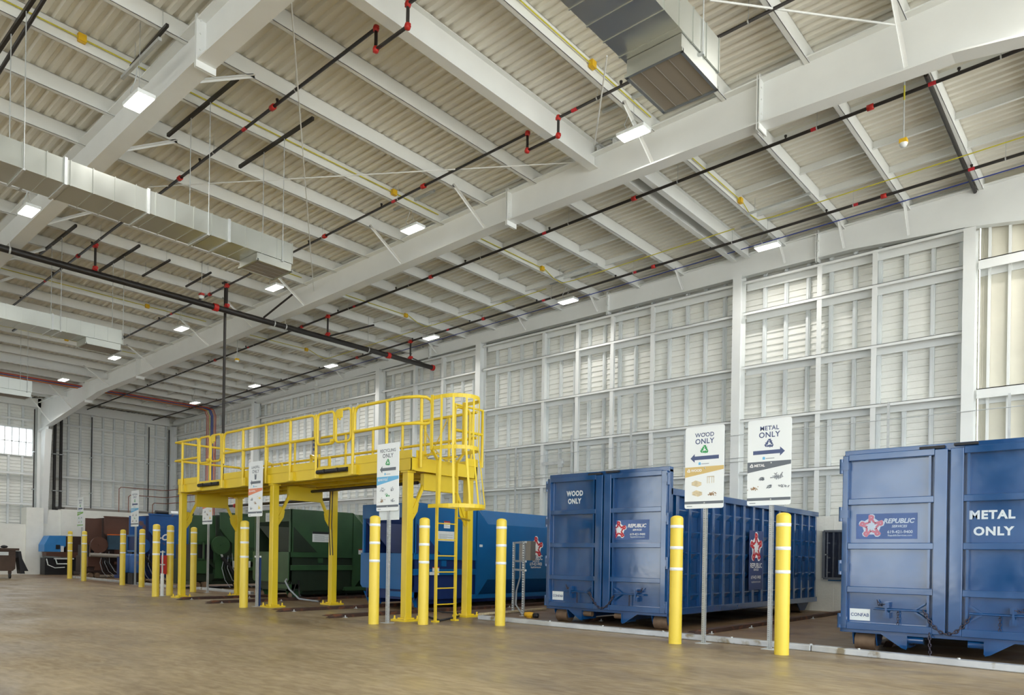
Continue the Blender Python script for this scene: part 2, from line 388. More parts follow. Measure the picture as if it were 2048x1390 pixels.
MB().box(pA.x + .82, pA.x + 1.1, 18.95, 18.99, 0.16, 0.42).build('opening', 'blk', t); 
m_ = MB(); 
for a in ((.79, .82, .13, .45), (1.1, 1.13, .13, .45), (.79, 1.13, .42, .45)): m_.box(pA.x + a[0], pA.x + a[1], 18.92, 18.99, a[2], a[3])
m_.build('frame', 'mason', t)
# ================================================================== STEEL FRAME
def girder(name, label, y, prof, fw=0.3, top=-0.25, x1=8.0, stiff=(), tw=0.02, group=None):
    t = thing(name, label, 'beam', (prof[0][0], y, prof[0][1]), group=group)
    fr = Fr((0, y, 0))
    tp = lambda x: zr(x) + top
    P = [(x, z) for x, z in prof]; xs = [p[0] for p in P]
    MB().poly(fr, P + [(xs[-1], tp(xs[-1]) - .01), (xs[0], tp(xs[0]) - .01)], -tw / 2, tw / 2).build('web', 'steel', t)
    MB().poly(fr, [(xs[0], tp(xs[0]) - .025), (xs[-1], tp(xs[-1]) - .025), (xs[-1], tp(xs[-1])), (xs[0], tp(xs[0]))], -fw / 2, fw / 2).build('top_flange', 'steel', t)
    b = MB()
    for (a0, z0), (a1, z1) in zip(P, P[1:]): b.poly(fr, [(a0, z0 - .025), (a1, z1 - .025), (a1, z1), (a0, z0)], -fw / 2, fw / 2)
    b.build('bottom_flange', 'steel', t)
    def zb(x):
        for (a0, z0), (a1, z1) in zip(P, P[1:]):
            if a0 <= x <= a1: return z0 + (z1 - z0) * (x - a0) / (a1 - a0)
        return P[0][1]
    for x in stiff:
        m_ = MB(); 
        for dx in (-.03, .01): m_.box(x + dx, x + dx + .02, y - fw / 2 - .012, y + fw / 2 + .012, zb(x) - .13, tp(x) + .06)
        for dz in (.15, .4, .6): 
            for s_ in (-1, 1): m_.cyl((x - .05, y + s_ * .1, zb(x) + dz), (x + .05, y + s_ * .1, zb(x) + dz), .015, 6)
        m_.build('splice_plate', 'steel', t)
    return zb
Gp = [(-42.9, 7.1), (-42.3, 7.28), (-36.8, 7.95), (-34.0, 8.2), (-31.2, 8.32), (-24.3, 8.47), (-11.6, 8.84), (-5.3, 8.87), (-2.35, 8.82), (-1.5, 8.62), (2.6, 7.9)]
p_ = [(90, 862), (210, 785), (450, 690), (1000, 461), (1515, 266), (1911, 126.6), (2023, 100)]
Gp = [(on(a, b, 1, G1 + .15).x, on(a, b, 1, G1 + .15).z + .02) for a, b in p_]
Gp = [(-43.3, Gp[0][1] - .1)] + Gp + [(4.0, 7.6)]
zb1 = girder('roof_girder', 'deep white steel girder crossing the middle of the roof, with a lamp row along it', G1, Gp, stiff=(-36.8, -31.2, -11.15, -5.3, ))
zb2 = girder('roof_girder', 'deep white steel roof girder in the upper left corner, nearest the big duct', G2, Gp, stiff=(-36.8, -31.2, -11.3, -5.3))
RB = [(on(a, b, 1, 19.25).x, on(a, b, 1, 19.25).z) for a, b in ((350, 850), (765, 738), (971, 684), (1476, 555), (1700, 498), (1934, 453))]
RB = [(-43.3, RB[0][1])] + [r for r in RB[1:]] + [(-3.1, RB[-1][1] - .02), (0.5, RB[-1][1] - .55), (8.0, RB[-1][1] - .5)]
zb3 = girder('wall_head_beam', 'white steel beam running along the head of the long ribbed wall', 19.32, RB, fw=0.2, top=-0.22, stiff=(-6.6, -13.0, -21.2, -28.8))
def column(x, y, z1, label, w=0.24, d=0.3, name='steel_column', along='y', group=None):
    t = thing(name, label, 'column', (x, y, 0), group=group)
    if along == 'y':
        MB().box(x - .012, x + .012, y - d / 2, y + d / 2, 0, z1).build('web', 'steel', t)
        for s_ in (-1, 1): MB().box(x - w / 2, x + w / 2, y + s_ * d / 2 - .012, y + s_ * d / 2 + .012, 0, z1).build('flange', 'steel', t)
    else:
        MB().box(x - d / 2, x + d / 2, y - .012, y + .012, 0, z1).build('web', 'steel', t)
        for s_ in (-1, 1): MB().box(x + s_ * d / 2 - .012, x + s_ * d / 2 + .012, y - w / 2, y + w / 2, 0, z1).build('flange', 'steel', t)
    MB().box(x - w / 2 - .06, x + w / 2 + .06, y - d / 2 - .06, y + d / 2 + .06, 0.0, .03).build('base_plate', 'steel', t)
    return t
for x, lab in zip(cols[:-1], ('white steel wall column above the METAL container, tallest in view', 'white steel wall column rising behind the WOOD sign',
        'white steel wall column behind the top of the ladder cage', 'white steel wall column behind the middle of the yellow platform', 'white steel wall column behind the left half of the yellow platform')):
    column(x, 19.2, zb3(x) - .03 if x < -3.3 else 8.75, lab)
column(-43.0, 19.2, 8.5, 'white steel corner column where the long wall meets the far end wall')
# tapered end column carrying girder one
t = thing('tapered_column', 'tapered white steel column at the far end, carrying the long middle girder', 'column', (-43.2, G1, 0))
fr = Fr((0, G1, 0)); zk = Gp[0][1]
MB().poly(fr, [(-43.3, 0), (-42.9, 0), (-42.15, zk + .05), (-42.15, 9.0), (-43.3, 9.0)], -.012, .012).build('web', 'steel', t)
MB().poly(fr, [(-42.9, 0), (-42.87, 0), (-42.1, zk + .05), (-42.13, zk + .05)], -.15, .15).build('flange', 'steel', t)
MB().box(-43.33, -43.3, G1 - .15, G1 + .15, 0, 9.05).build('flange', 'steel', t)
# purlins: Z sections, three bays
def purlin(x, y0, y1, label, group, d=.29):
    z = zr(x)
    m_ = MB().box(x - .004, x + .004, y0, y1, z - d, z - .005)
    m_.box(x - .075, x + .004, y0, y1, z - .012, z - .002).box(x - .09, x + .004, y0, y1, z - d, z - d + .006).box(x - .09, x - .084, y0, y1, z - d, z - d + .03)
    return single(m_, 'roof_purlin', 'steel', label, 'beam', group)
px_ = [-3.0 - 1.48 * k for k in range(27)] + [-1.52, -0.04]
for x in px_:
    if abs(x + 8.92) < .1: continue
    purlin(x, -11.9, G2 - .16, 'white roof purlin on the near side of the girder in the upper left', 'purlins on the near side of the upper left girder')
    purlin(x, G2 - .16, G1 - .16, 'white roof purlin between the two deep girders', 'purlins between the two girders')
    purlin(x, G1 - .16, 19.9, 'white roof purlin between the middle girder and the long wall', 'purlins over the containers')
# expansion beam near mid roof
def ibeam_y(x, y0, y1, d, fw, lab, zt=0.0):
    t = thing('roof_beam', lab, 'beam', (x, y0, zr(x) - d))
    z = zr(x) + zt
    MB().box(x - .01, x + .01, y0, y1, z - d, z - .01).build('web', 'steel', t)
    MB().box(x - fw / 2, x + fw / 2, y0, y1, z - d - .015, z - d).build('bottom_flange', 'steel', t)
    MB().box(x - fw / 2, x + fw / 2, y0, y1, z - .025, z - .01).build('top_flange', 'steel', t)
ibeam_y(-8.85, G2 + .02, G1 - .02, .52, .2, 'heavy white steel cross beam between the girders, with red pipe fittings stepping around it')
ibeam_y(-8.8, G1 + .02, 19.2, .36, .14, 'white steel cross beam over the space behind the WOOD container')
ibeam_y(-8.42, G1 + .02, 19.2, .36, .14, 'second white steel cross beam close beside its twin, over the WOOD container')
ibeam_y(-34.6, G2 + .02, G1 - .02, .52, .2, 'heavy white steel cross beam far left, above the second duct')
ibeam_y(-39.6, G2 + .02, G1 - .02, .52, .2, 'heavy white steel cross beam nearest the far end wall')
# blocking between purlins in the bay over the containers
n = 0
for y in (14.72, 16.2, 17.45):
    for k in range(26):
        x1 = -1.52 - 1.48 * k; x0 = x1 - 1.48
        if abs(x0 + 8.92) < .1 or abs(x1 + 8.92) < .1: continue
        z0, z1 = zr(x0) - .19, zr(x1) - .19
        fr = Fr((0, y, 0))
        m_ = MB().poly(fr, [(x0 + .01, z0), (x1 - .01, z1), (x1 - .01, z1 + .16), (x0 + .01, z0 + .16)], -.003, .003)
        m_.poly(fr, [(x0 + .01, z0), (x1 - .01, z1), (x1 - .01, z1 + .006), (x0 + .01, z0 + .006)], -.003, .05)
        single(m_, 'purlin_blocking', 'steel', 'short white channel bridging two roof purlins over the containers', 'beam', 'blocking between purlins over the containers')
# flange braces
for gi, (yg, zb) in enumerate(((G1, zb1), (G2, zb2))):
    for x in (-3.0, -7.44, -11.88, -14.84, -19.28, -22.24, -25.2, -29.64, -34.08, -38.52, -41.5):
        for s_ in (-1, 1):
            if gi == 0 and s_ == 1 : continue
            if gi == 1 and s_ == -1: continue
            p = (x, yg + s_ * 1.15, zr(x) - .24); q = (x, yg + s_ * .12, zb(x) + .03)
            m_ = MB().bar(p, q, .07, .008, up=(1, 0, 0)).bar((p[0] + .03, p[1], p[2]), (q[0] + .03, q[1], q[2]), .008, .06, up=(1, 0, 0))
            single(m_, 'flange_brace', 'steel', 'white angle brace from the foot of the %s girder up to a purlin' % ('middle' if gi == 0 else 'upper left'), 'brace', 'flange braces of the %s girder' % ('middle' if gi == 0 else 'upper left'))
for x in (-4.5, -5.96, -7.44, -10.4, -13.36, -16.32, -20.76, -26.7, -31.1, -36):
    p = (x, 18.75, zr(x) - .24); q = (x, 19.22, zb3(x) + .05)
    single(MB().bar(p, q, .06, .008, up=(1, 0, 0)).bar((x + .03, p[1], p[2]), (x + .03, q[1], q[2]), .008, .05, up=(1, 0, 0)), 'flange_brace', 'steel', 'small white angle brace from the wall head beam to a purlin', 'brace', 'flange braces of the wall head beam')
# girts of the long wall, bay by bay
bays = [(-8.53, -3.32, 'in the bay behind the METAL sign'), (-18.28, -8.77, 'in the bay above the WOOD container'), (-23.98, -18.52, 'in the bay left of the ladder cage'),
        (-33.78, -24.22, 'in the bay behind the yellow platform'), (-42.9, -34.02, 'in the last bay before the far corner')]
ordn = ['topmost', 'second from the top', 'third from the top', 'fourth from the top', 'fifth from the top', 'lowest']
for a, b, ph in bays:
    for i, z in enumerate((8.83, 7.98, 6.51, 5.07, 3.64)):
        m_ = MB().box(a, b, 19.18, 19.19, z - .075, z).box(a, b, 19.18, WY - .05, z - .012, z)
        m_.box(a, b, WY - .075, WY - .055, z - .2, z - .012)
        single(m_, 'wall_girt', 'steel', 'horizontal white wall girt %s, %s' % (ph, ordn[i]), 'beam')
for i, z in enumerate((8.04, 5.15)):
    single(MB().box(-3.05, 8, 19.2, 19.22, z - .22, z).box(-3.05, 8, 19.2, WY - .01, z - .02, z).box(-3.05, 8, WY - .02, WY - .005, z - .3, z), 'wall_girt', 'steel',
           'broad horizontal girt on the cream wall right of the tall column, %s' % ('upper' if i == 0 else 'lower'), 'beam')
# jamb posts between girts
for x, lab in ((-6.51, 'left one in the bay behind the METAL sign'), (-5.2, 'right one in the bay behind the METAL sign'), (-15.5, 'leftmost of four in the bay above the WOOD container'),
               (-14.1, 'second of four in the bay above the WOOD container'), (-12.77, 'third of four in the bay above the WOOD container'), (-11.35, 'rightmost of four in the bay above the WOOD container'),
               (-20.4, 'right one in the bay left of the ladder cage'), (-22.0, 'left one in the bay left of the ladder cage')):
    single(MB().box(x - .06, x + .06, 19.19, 19.2, 2.4, 8.8).box(x - .06, x - .05, 19.2, WY - .05, 2.4, 8.8), 'wall_post', 'steel', 'slim upright white wall post, ' + lab, 'post')
# girts of the end wall
for i, z in enumerate((7.89, 6.54, 5.15, 3.62)):
    for a, b, ph in ((G1 + .6, 18.9, 'right of the tapered column'), (-6, G1 - .3, 'left of the tapered column')):
        if ph[0] == 'l' and z == 6.54: continue
        m_ = MB().box(XE + .33, XE + .34, a, b, z - .11, z).box(XE + .12, XE + .34, a, b, z - .012, z)
        single(m_, 'wall_girt', 'steel', 'white girt on the far end wall, %s, %s' % (ph, ordn[i]), 'beam')
# head beam of the end wall and its eave
single(MB().box(XE + .05, XE + .3, -11, 19.1, 8.55, 9.0), 'wall_head_beam', 'steel', 'white steel beam along the head of the far end wall', 'beam')
for y in (3.6, 9.3):
    column(-43.25, y, 8.5, 'white steel column against the far end wall, left of the tapered one' if y > 9 else 'white steel column on the far end wall beyond the left edge', along='x')
# rod bracing
def rod(p, q, r, label, m='steel', name='brace_rod', group=None):
    t = single(MB().tube([p, q], r, 8), name, m, label, 'rod', group); return t
rod(onroof(1150, 325, -.4), onroof(297, 374, -.4), .014, 'thin white bracing rod running left from the foot of the heavy cross beam')
rod(onroof(582, 0, -.4), onroof(628, 590, -.55), .012, 'thin white bracing rod dropping from the top edge right of the upper left girder')
rod(onroof(1420, 0, -.4), onroof(1790, 50, -.4), .016, 'thin white bracing rod in the upper right, left of the hanging sensor')
rod(onroof(1214, 112, -.4), onroof(1189, 290, -.5), .014, 'thin white rod just right of the red pipe fittings, above the girder')

# ================================================================== LIGHTS OF THE HALL
def lamp_light(x, y, z, w):
    l = bpy.data.lights.new('lamp_light', 'AREA'); l.shape = 'RECTANGLE'; l.size = .5; l.size_y = .22; l.energy = w; l.color = (1.0, .97, .92); l.spread = 2.6
    o = bpy.data.objects.new('lamp_light', l); C.objects.link(o); o.location = (x, y, z - .012); return o
def highbay(x, y, z, label, first=None, watt=None):
    if first:
        t = copy_tree(first); t['label'] = label; t.location = (x, y, z)
    else:
        t = thing('high_bay_lamp', label, 'lamp', (x, y, z), group='high-bay lamps under the roof')
        MB().box(x - .3, x + .3, y - .14, y + .14, z, z + .06).build('housing', 'sign', t, bevel=.008)
        MB().box(x - .28, x + .28, y - .125, y + .125, z - .01, z - .001).build('diffuser', 'led', t)
        h = MB()
        for s_ in (-1, 1):
            h.tube([(x + s_ * .22, y, z + .06), (x, y, z + .27)], .004, 5)
        h.tube([(x, y, z + .27), (x, y, z + .68)], .004, 5).build('hanging_wire', 'zinc', t)
        MB().tube([(x - .1, y - .05, z + .06), (x - .16, y - .07, z + .2), (x - .1, y - .02, z + .4), (x - .07, y, z + .62)], .009, 6).build('power_cable', 'zinc', t)
        MB().box(x - .7, x + .75, y - .025, y + .025, z + .66, z + .71).build('mounting_channel', 'zinc', t)
    lamp_light(x, y, z, watt or LAMP_W * (1.6 if x < -23 else 1.0)); return t
L0 = None
rowA = [(-7.44, 'middle lamp row along the big girder, first from the right'), (-13.36, 'middle lamp row, second from the right, above the WOOD end of the platform'),
        (-19.28, 'middle lamp row, third from the right, under the first duct grille'), (-25.2, 'middle lamp row, fourth from the right'), (-31.1, 'middle lamp row, fifth from the right'),
        (-37.0, 'middle lamp row, sixth from the right'), (-41.6, 'middle lamp row, leftmost by the end column')]
pxA = [(1267, 268), (825, 459), (549, 576), (363, 658), (229, 716), (127, 760), (45, 795)]
ordr = ['first', 'second', 'third', 'fourth', 'fifth', 'sixth', 'seventh']
for i, (a, b) in enumerate(pxA):
    p = onroof(a, b, -.72)
    L0_ = highbay(p.x, p.y, p.z, 'lit white high-bay lamp of the middle row, %s counted from the right' % ordr[i], L0); L0 = L0 or L0_
for i, (a, b) in enumerate([(1535, 494), (1136, 603), (862, 676), (662, 732), (509, 772), (390, 806)]):
    p = onroof(a, b, -.72)
    highbay(p.x, p.y, p.z, 'lit white high-bay lamp of the row near the long wall, %s counted from the right' % ordr[i], L0)
for i, (a, b) in enumerate([(278, 205), (58, 423)]):
    p = onroof(a, b, -1.3)
    highbay(p.x, p.y, p.z, 'lit white high-bay lamp before the upper left girder, %s' % ('the large one near the top' if i == 0 else 'lower one by the left edge'), L0)
    MB().tube([(p.x, p.y, p.z + .6), (p.x, p.y, zr(p.x))], .005, 5).build('upper_wire', 'zinc', bpy.data.objects[-1] if False else [o for o in bpy.data.objects if o.name.startswith('high_bay_lamp') and (o.location - p).length < .01][0])
# unseen lamps added behind the camera and past the right edge, for more light
for x in (-30.5, -24.8, -19, -13, -7, -1.2, 4.5):
    for y in (-2.0, -8.0):
        highbay(x, y, zr(x) - .72, 'lit white high-bay lamp over the open floor behind the camera', L0)
for y in (4.8, 11.2, 17.6): highbay(-1.4, y, zr(-1.4) - .72, 'lit white high-bay lamp of the rows, beyond the right edge of the picture', L0)
# ================================================================== DUCTS
def duct(label, x0, x1, y0, y1, za, zb_, gy0, seams, hangers, gdrop=.3):
    """x0<x1 sheet duct running along y, z taken below the roof"""
    zt, zb = za, zb_
    t = thing('air_duct', label, 'duct', ((x0 + x1) / 2, y1, zb))
    m_ = MB().box(x0, x1, y0, y1, zb, zt)
    y = y1 - .02
    k = 0
    while y > y0:
        m_.box(x0 - .01, x1 + .01, y - .007, y + .007, zb - .01, zt + .01); y -= .33
    m_.build('duct_body', 'galv', t)
    for s_ in seams:
        MB().box(x0 - .02, x1 + .02, s_ - .022, s_ + .022, zb - .02, zt + .02).build('flange_joint', 'zinc', t)
    gx0, gx1, gy1 = x0 + .04, x1 - .02, y1 - .02
    MB().box(gx0, gx1, gy0, gy1, zb - gdrop, zb - .005).build('grille_box', 'galv', t)
    fm_ = MB()
    for a in ((gx0 - .02, gx1 + .02, gy0 - .02, gy0 + .02), (gx0 - .02, gx1 + .02, gy1 - .02, gy1 + .02), (gx0 - .02, gx0 + .02, gy0, gy1), (gx1 - .02, gx1 + .02, gy0, gy1)):
        fm_.box(a[0], a[1], a[2], a[3], zb - gdrop - .03, zb - gdrop + .01)
    fm_.build('grille_frame', 'galv', t)
    g = MB(); n = int((gy1 - gy0) / .022)
    for k in range(n):
        yy = gy0 + .02 + k * .022; g.plate([(gx0, yy, zb - gdrop - .004), (gx1, yy, zb - gdrop - .004), (gx1, yy + .016, zb - gdrop - .018), (gx0, yy + .016, zb - gdrop - .018)], .002)
    for k in range(1, 4): g.box(gx0 + (gx1 - gx0) * k / 4 - .004, gx0 + (gx1 - gx0) * k / 4 + .004, gy0, gy1, zb - gdrop - .024, zb - gdrop - .018)
    g.build('grille', 'grille', t)
    for h in hangers:
        if h < y1 + .01:
            MB().box(x0 - .03, x1 + .03, h - .018, h + .018, zb - .03, zb - .003 if h < gy0 - .05 else zb - .005).build('support_channel', 'zinc', t)
        MB().box((x0 + x1) / 2 - 1.35, (x0 + x1) / 2 + 1.35, h - .025, h + .025, zr(x0) - .36, zr(x0) - .30).build('hanger_channel', 'black', t)
        for xx in (x0 - .015, x1 + .015):
            MB().tube([(xx, h, zr(x0) - .33), (xx, h, zb - .03)], .008, 5).build('hanger_rod', 'zinc', t)
duct('long galvanised duct crossing the upper left, ending in a square grille', -13.68, -12.96, -9, 8.09, 7.36, 6.97, 7.33, (2.42, 4.04, 5.3, 6.75, -.6), (3.47, 6.35, 7.85), .13)
duct('galvanised duct further left and lower in the picture, ending above a lit lamp', -21.77, -21.05, -9, 7.98, 7.17, 6.8, 7.1, (6.32, 3.0), (3.4, 6.5, 8.0), .15)
duct('galvanised duct at the top right with dark underside and grille facing down', -4.85, -4.07, -9, 8.36, 7.56, 7.16, 7.45, (5.0, 2.9), (5.2, 7.9), .19)
duct('short visible end of a galvanised duct low at the left edge', -29.85, -29.1, -9, 8.15, 7.0, 6.63, 7.2, (6.4,), (6.5, 8.0), .15)
# ================================================================== SPRINKLER PIPES
def sprinkler_line(label, pts, r, coup, heads, hang, red_at=(), elbows=()):
    pts = [Vector(p) for p in pts]
    t = thing('sprinkler_pipe', label, 'pipe', pts[0])
    MB().tube(pts, r, 10).build('pipe', 'black', t)
    d = None
    def at(x):
        for a, b in zip(pts, pts[1:]):
            lo, hi = min(a.x, b.x), max(a.x, b.x)
            if lo <= x <= hi and hi - lo > .05:
                k = (x - a.x) / (b.x - a.x); return a + (b - a) * k, (b - a).normalized()
        return pts[0], (pts[1] - pts[0]).normalized()
    for x in coup:
        p, d = at(x); MB().cyl(p - d * .04, p + d * .04, r * 1.45, 12).lathe(p, [(r * 1.2, -.06), (r * 1.7, -.055), (r * 1.7, .055), (r * 1.2, .06)], 8, d).build('coupling', 'red', t)
    for x in red_at:
        p, d = at(x); MB().cyl(p - d * .06, p + d * .06, r * 1.08, 10).build('red_band', 'dred', t)
    for x in heads:
        p, d = at(x); MB().cyl(p, p + Z * (r + .035), .018, 8).cyl(p + Z * (r + .035), p + Z * (r + .06), .028, 8).build('sprinkler_head', 'black', t)
    for x in hang:
        p, d = at(x); MB().tube([p + Z * (r + .01), (p.x, p.y, zr(p.x) - .04)], .005, 5).lathe(p, [(r * 1.12, -.012), (r * 1.2, 0), (r * 1.12, .012)], 12, d).build('pipe_hanger', 'zinc', t)
    for e in elbows:
        e = Vector(e); MB().lathe(e, [(0, -r * 1.7), (r * 1.3, -r * 1.4), (r * 1.75, 0), (r * 1.3, r * 1.4), (0, r * 1.7)], 10).box(e.x - r * 1.9, e.x + r * 1.9, e.y - r * .5, e.y + r * .5, e.z - r * .8, e.z + r * .8).build('elbow', 'red', t)
rg = lambda a, b, st: [a + st * k for k in range(int((b - a) / st) + 1)]
def zo(x, o=.4): return zr(x) - o
def runA(y, x0, x1): return [(x0, y, zo(x0)), (x1, y, zo(x1))]
sprinkler_line('black sprinkler pipe with red bands running over the WOOD container, nearest the girder', [(-42.5, 14.45, zo(-42.5)), (-1.7, 14.3, zo(-1.7)), (6, 14.3, zo(6))], .032,
               (-9.0, -4.0, -15.8, -22.4, -28.6), [-38 + 2.95 * k for k in range(13)], [-37.4 + 2.95 * k for k in range(13)], (-5.0, -11.6, -19.4, -3.0, -26))
sprinkler_line('black sprinkler pipe with red bands nearest the long wall', [(-42.8, 17.95, zo(-42.8)), (6, 17.93, zo(6))], .032,
               (-10.6, -4.7, -17.1, -24.0), [-38.4 + 2.95 * k for k in range(13)], [-37.8 + 2.95 * k for k in range(13)], (-5.3, -11.2, -14.5, -18.8, -3.0))
def jog(y, x0, x1, lab):
    a, b = -9.22, -8.47
    pts = [(x0, y, zo(x0)), (a, y, zo(a)), (a, y, zo(a) - .33), (b, y, zo(b) - .33), (b, y, zo(b)), (x1, y, zo(x1))]
    sprinkler_line(lab, pts, .03, [x for x in (-15.9, -21.9, -29.2, -12.2) if x > x0], [x0 + .8 + 2.95 * k for k in range(int((a - x0) / 2.95))] + [-7.1, -4.2], [x0 + 1.4 + 2.95 * k for k in range(int((a - x0) / 2.95))] + [-7.6, -4.8],
                   [x for x in (-13.2, -18.1, -8.1, -24.5) if x > x0], pts[1:5])
jog(10.82, -29.2, 6, 'black sprinkler pipe stepping around the heavy cross beam, nearer the middle girder')
jog(7.15, -27.6, 6, 'black sprinkler pipe stepping down with red elbows at the top edge of the picture')
sprinkler_line('black sprinkler pipe cutting across the top left corner', [onroof(100, -20, -.42), onroof(-30, 190, -.42)], .03, (), (), (), ())
# main
mz = 8.4; p0, p1 = Vector((-20.8, -6, mz)), Vector((-20.8, 19.0, mz))
t = thing('fire_main', 'thick black fire main crossing the picture below the girders, capped red by the wall', 'pipe', p1)
MB().tube([p0, p1], .085, 16).build('pipe', 'black', t)
for y in (10.45, 16.9): MB().cyl((-20.8, y - .07, mz), (-20.8, y + .07, mz), .108, 16).build('coupling', 'red', t)
MB().cyl((-20.8, 19.0, mz), (-20.8, 19.1, mz), .11, 16).build('end_cap', 'red', t)
for y, lab in ((7.2, 1), (10.8, 2), (14.33, 3), (17.94, 4)):
    MB().cyl((-20.8, y, mz + .08), (-20.8, y, zo(-20.8)), .03, 10).build('riser', 'black', t)
    for z in (mz + .14, zo(-20.8) - .02): MB().lathe((-20.8, y, z), [(.03, -.06), (.058, -.05), (.058, .05), (.03, .06)], 12).cyl((-20.9, y, z), (-20.7, y, z), .045, 10).build('tee_fitting', 'red', t)
for y in (5.3, 12.35, 12.75, 16.0):
    MB().lathe((-20.8, y, mz), [(.092, -.02), (.1, 0), (.092, .02)], 16, (0, 1, 0)).cyl((-20.8, y, mz + .09), (-20.8, y, 9.2 if y > 13 else 8.62), .008, 6).build('pipe_hanger', 'zinc', t)
MB().bar((-20.8, 12.0, mz + .1), (-19.7, 12.35, 9.1), .04, .04).build('sway_brace', 'black', t); MB().bar((-20.8, 18.8, mz + .05), (-21.8, 18.9, 8.9), .04, .04).build('sway_brace', 'black', t)
p = on(449, 700, 1, 10.86); p.z = 2.6
t = thing('riser_pipe', 'tall black upright pipe dropping from the roof behind the left half of the platform', 'pipe', p)
MB().tube([(p.x, p.y, zr(p.x)), (p.x, p.y, 2.72), (p.x + .03, p.y, 2.63), (p.x + .12, p.y, 2.6), (-15.4, p.y, 2.6)], .04, 12).build('pipe', 'black', t)
MB().cyl((p.x - .14, p.y - .02, 9.3), (p.x + .1, p.y, 9.3), .03, 10).build('end_fitting', 'black', t)
for dx in (.1, .75): MB().cyl((p.x + dx, p.y, 2.6), (p.x + dx + .09, p.y, 2.6), .06, 12).build('coupling', 'red', t)
for xx in (-19.2, -16.5): MB().cyl((xx, p.y, 2.62), (xx, p.y, 2.95), .008, 6).bar((xx, p.y, 2.95), (xx, 10.7, 2.95), .02, .02).build('pipe_hanger', 'zinc', t)
# short struts hung between purlins
for i, (a, b, c, d, lab) in enumerate(((262, 134, 335, 50, 'above the big lamp at upper left'),
                                (285, 552, 340, 520, 'short one above the black main'), (372, 573, 422, 545, 'short one carrying a red junction'), 
                                (660, 672, 748, 650, 'over the girder right of the main'), (1495, 428, 1622, 386, 'beside the lamp over the WOOD sign'),
                                (1110, 556, 1195, 528, 'beside the second lamp of the wall row'))):
    p, q = onroof(a, b, -.36), onroof(c, d, -.36)
    t = thing('strut_channel', 'dark strut channel hung under the roof, ' + lab, 'channel', p)
    MB().bar(p, q, .045, .045).build('channel', 'black' if i not in (4, 5) else 'zinc', t)
    for k in (.12, .88):
        m = p.lerp(q, k); MB().tube([m, (m.x, m.y, zr(m.x) - .03)], .006, 5).build('rod', 'zinc', t)
# ================================================================== CONDUITS
def conduit(label, pts, r=.012, m='cond', box=None, cat='conduit'):
    t = thing('conduit', label, cat, pts[0])
    MB().tube(pts, r, 6).build('tube', m, t)
    for b in box or ():
        b = Vector(b); MB().box(b.x - .03, b.x + .05, b.y - .06, b.y + .06, b.z - .06, b.z + .06).build('junction_box', 'ybox', t)
    return t
cx = -13.36 + .055
conduit('yellow conduit along a purlin between the girders, left of the heavy beam', [(cx, -9, zo(cx, .14)), (cx, 12.3, zo(cx, .14))], box=[(cx, 4.35, zo(cx, .14)), (cx, 10.9, zo(cx, .14))])
cx = -7.44 + .055
conduit('yellow conduit along a purlin at the top right duct', [(cx, -9, zo(cx, .14)), (cx, 12.3, zo(cx, .14))], box=[(cx, 10.35, zo(cx, .14))])
cx = -19.28 + .055
conduit('yellow conduit along a purlin behind the first duct', [(cx, -9, zo(cx, .14)), (cx, 12.3, zo(cx, .14))])
cx = -25.2 + .055
conduit('yellow conduit along a purlin under the black main', [(cx, -9, zo(cx, .14)), (cx, 12.3, zo(cx, .14))], box=[(cx, 10.3, zo(cx, .14))])
cx = -31.12 + .055
conduit('yellow conduit along a purlin beyond the second duct', [(cx, -9, zo(cx, .14)), (cx, 12.3, zo(cx, .14))], box=[(cx, 9.8, zo(cx, .14))])
for i, cx in enumerate((-7.44, -13.36, -19.28, -25.2)):
    x = cx + .055
    conduit('yellow conduit bending from a purlin over the containers, %s from the right' % ordr[i], [(x, 12.75, zo(x, .22)), (x, 16.5, zo(x, .2)), (x, 16.9, zo(x, .34)), (x + .1, 17.15, zo(x, .42)), (x + .5, 17.2, zo(x, .42)), (x + 9, 17.2, zo(x + 9, .42))] if i == 0 else
            [(x, 12.75, zo(x, .22)), (x, 16.5, zo(x, .2)), (x, 16.9, zo(x, .34)), (x + .1, 17.15, zo(x, .42)), (x + .5, 17.2, zo(x, .42)), (x + 5.4, 17.2, zo(x + 5.4, .42))], box=[(x, 16.35, zo(x, .22))])
conduit('thin blue conduit running along the roof edge above the long wall', [(-38, 18.7, zo(-38, .32)), (6, 18.65, zo(6, .32))], .012, 'cblu')
conduit('black pipe beside a purlin at the far upper right, ending over the tall column', [onroof(1852, 150, -.3), onroof(1952, 388, -.3)], .04, 'black', cat='pipe')
# rainbow bundle of conduits crossing the far roof and dropping down the long wall
cols_ = [('cred', 'red'), ('cora', 'orange'), ('cblu', 'blue'), ('cblu', 'dark blue'), ('cond', 'yellow'), ('cora', 'second orange'), ('cred', 'second red')]
for i, (m, nm) in enumerate(cols_):
    x = -37.55 - .1 * i; r = .028 if m == 'cblu' else .02
    conduit('%s conduit of the coloured bundle at the far end of the roof' % nm, [(x, -6, zo(x, .34)), (x, 18.5 - .02 * i, zo(x, .34)), (x, 18.85 - .03 * i, zo(x, .4)), (x, 18.98 - .03 * i, zo(x, .7)), (x, 18.98 - .03 * i, 2.4)], r, m)
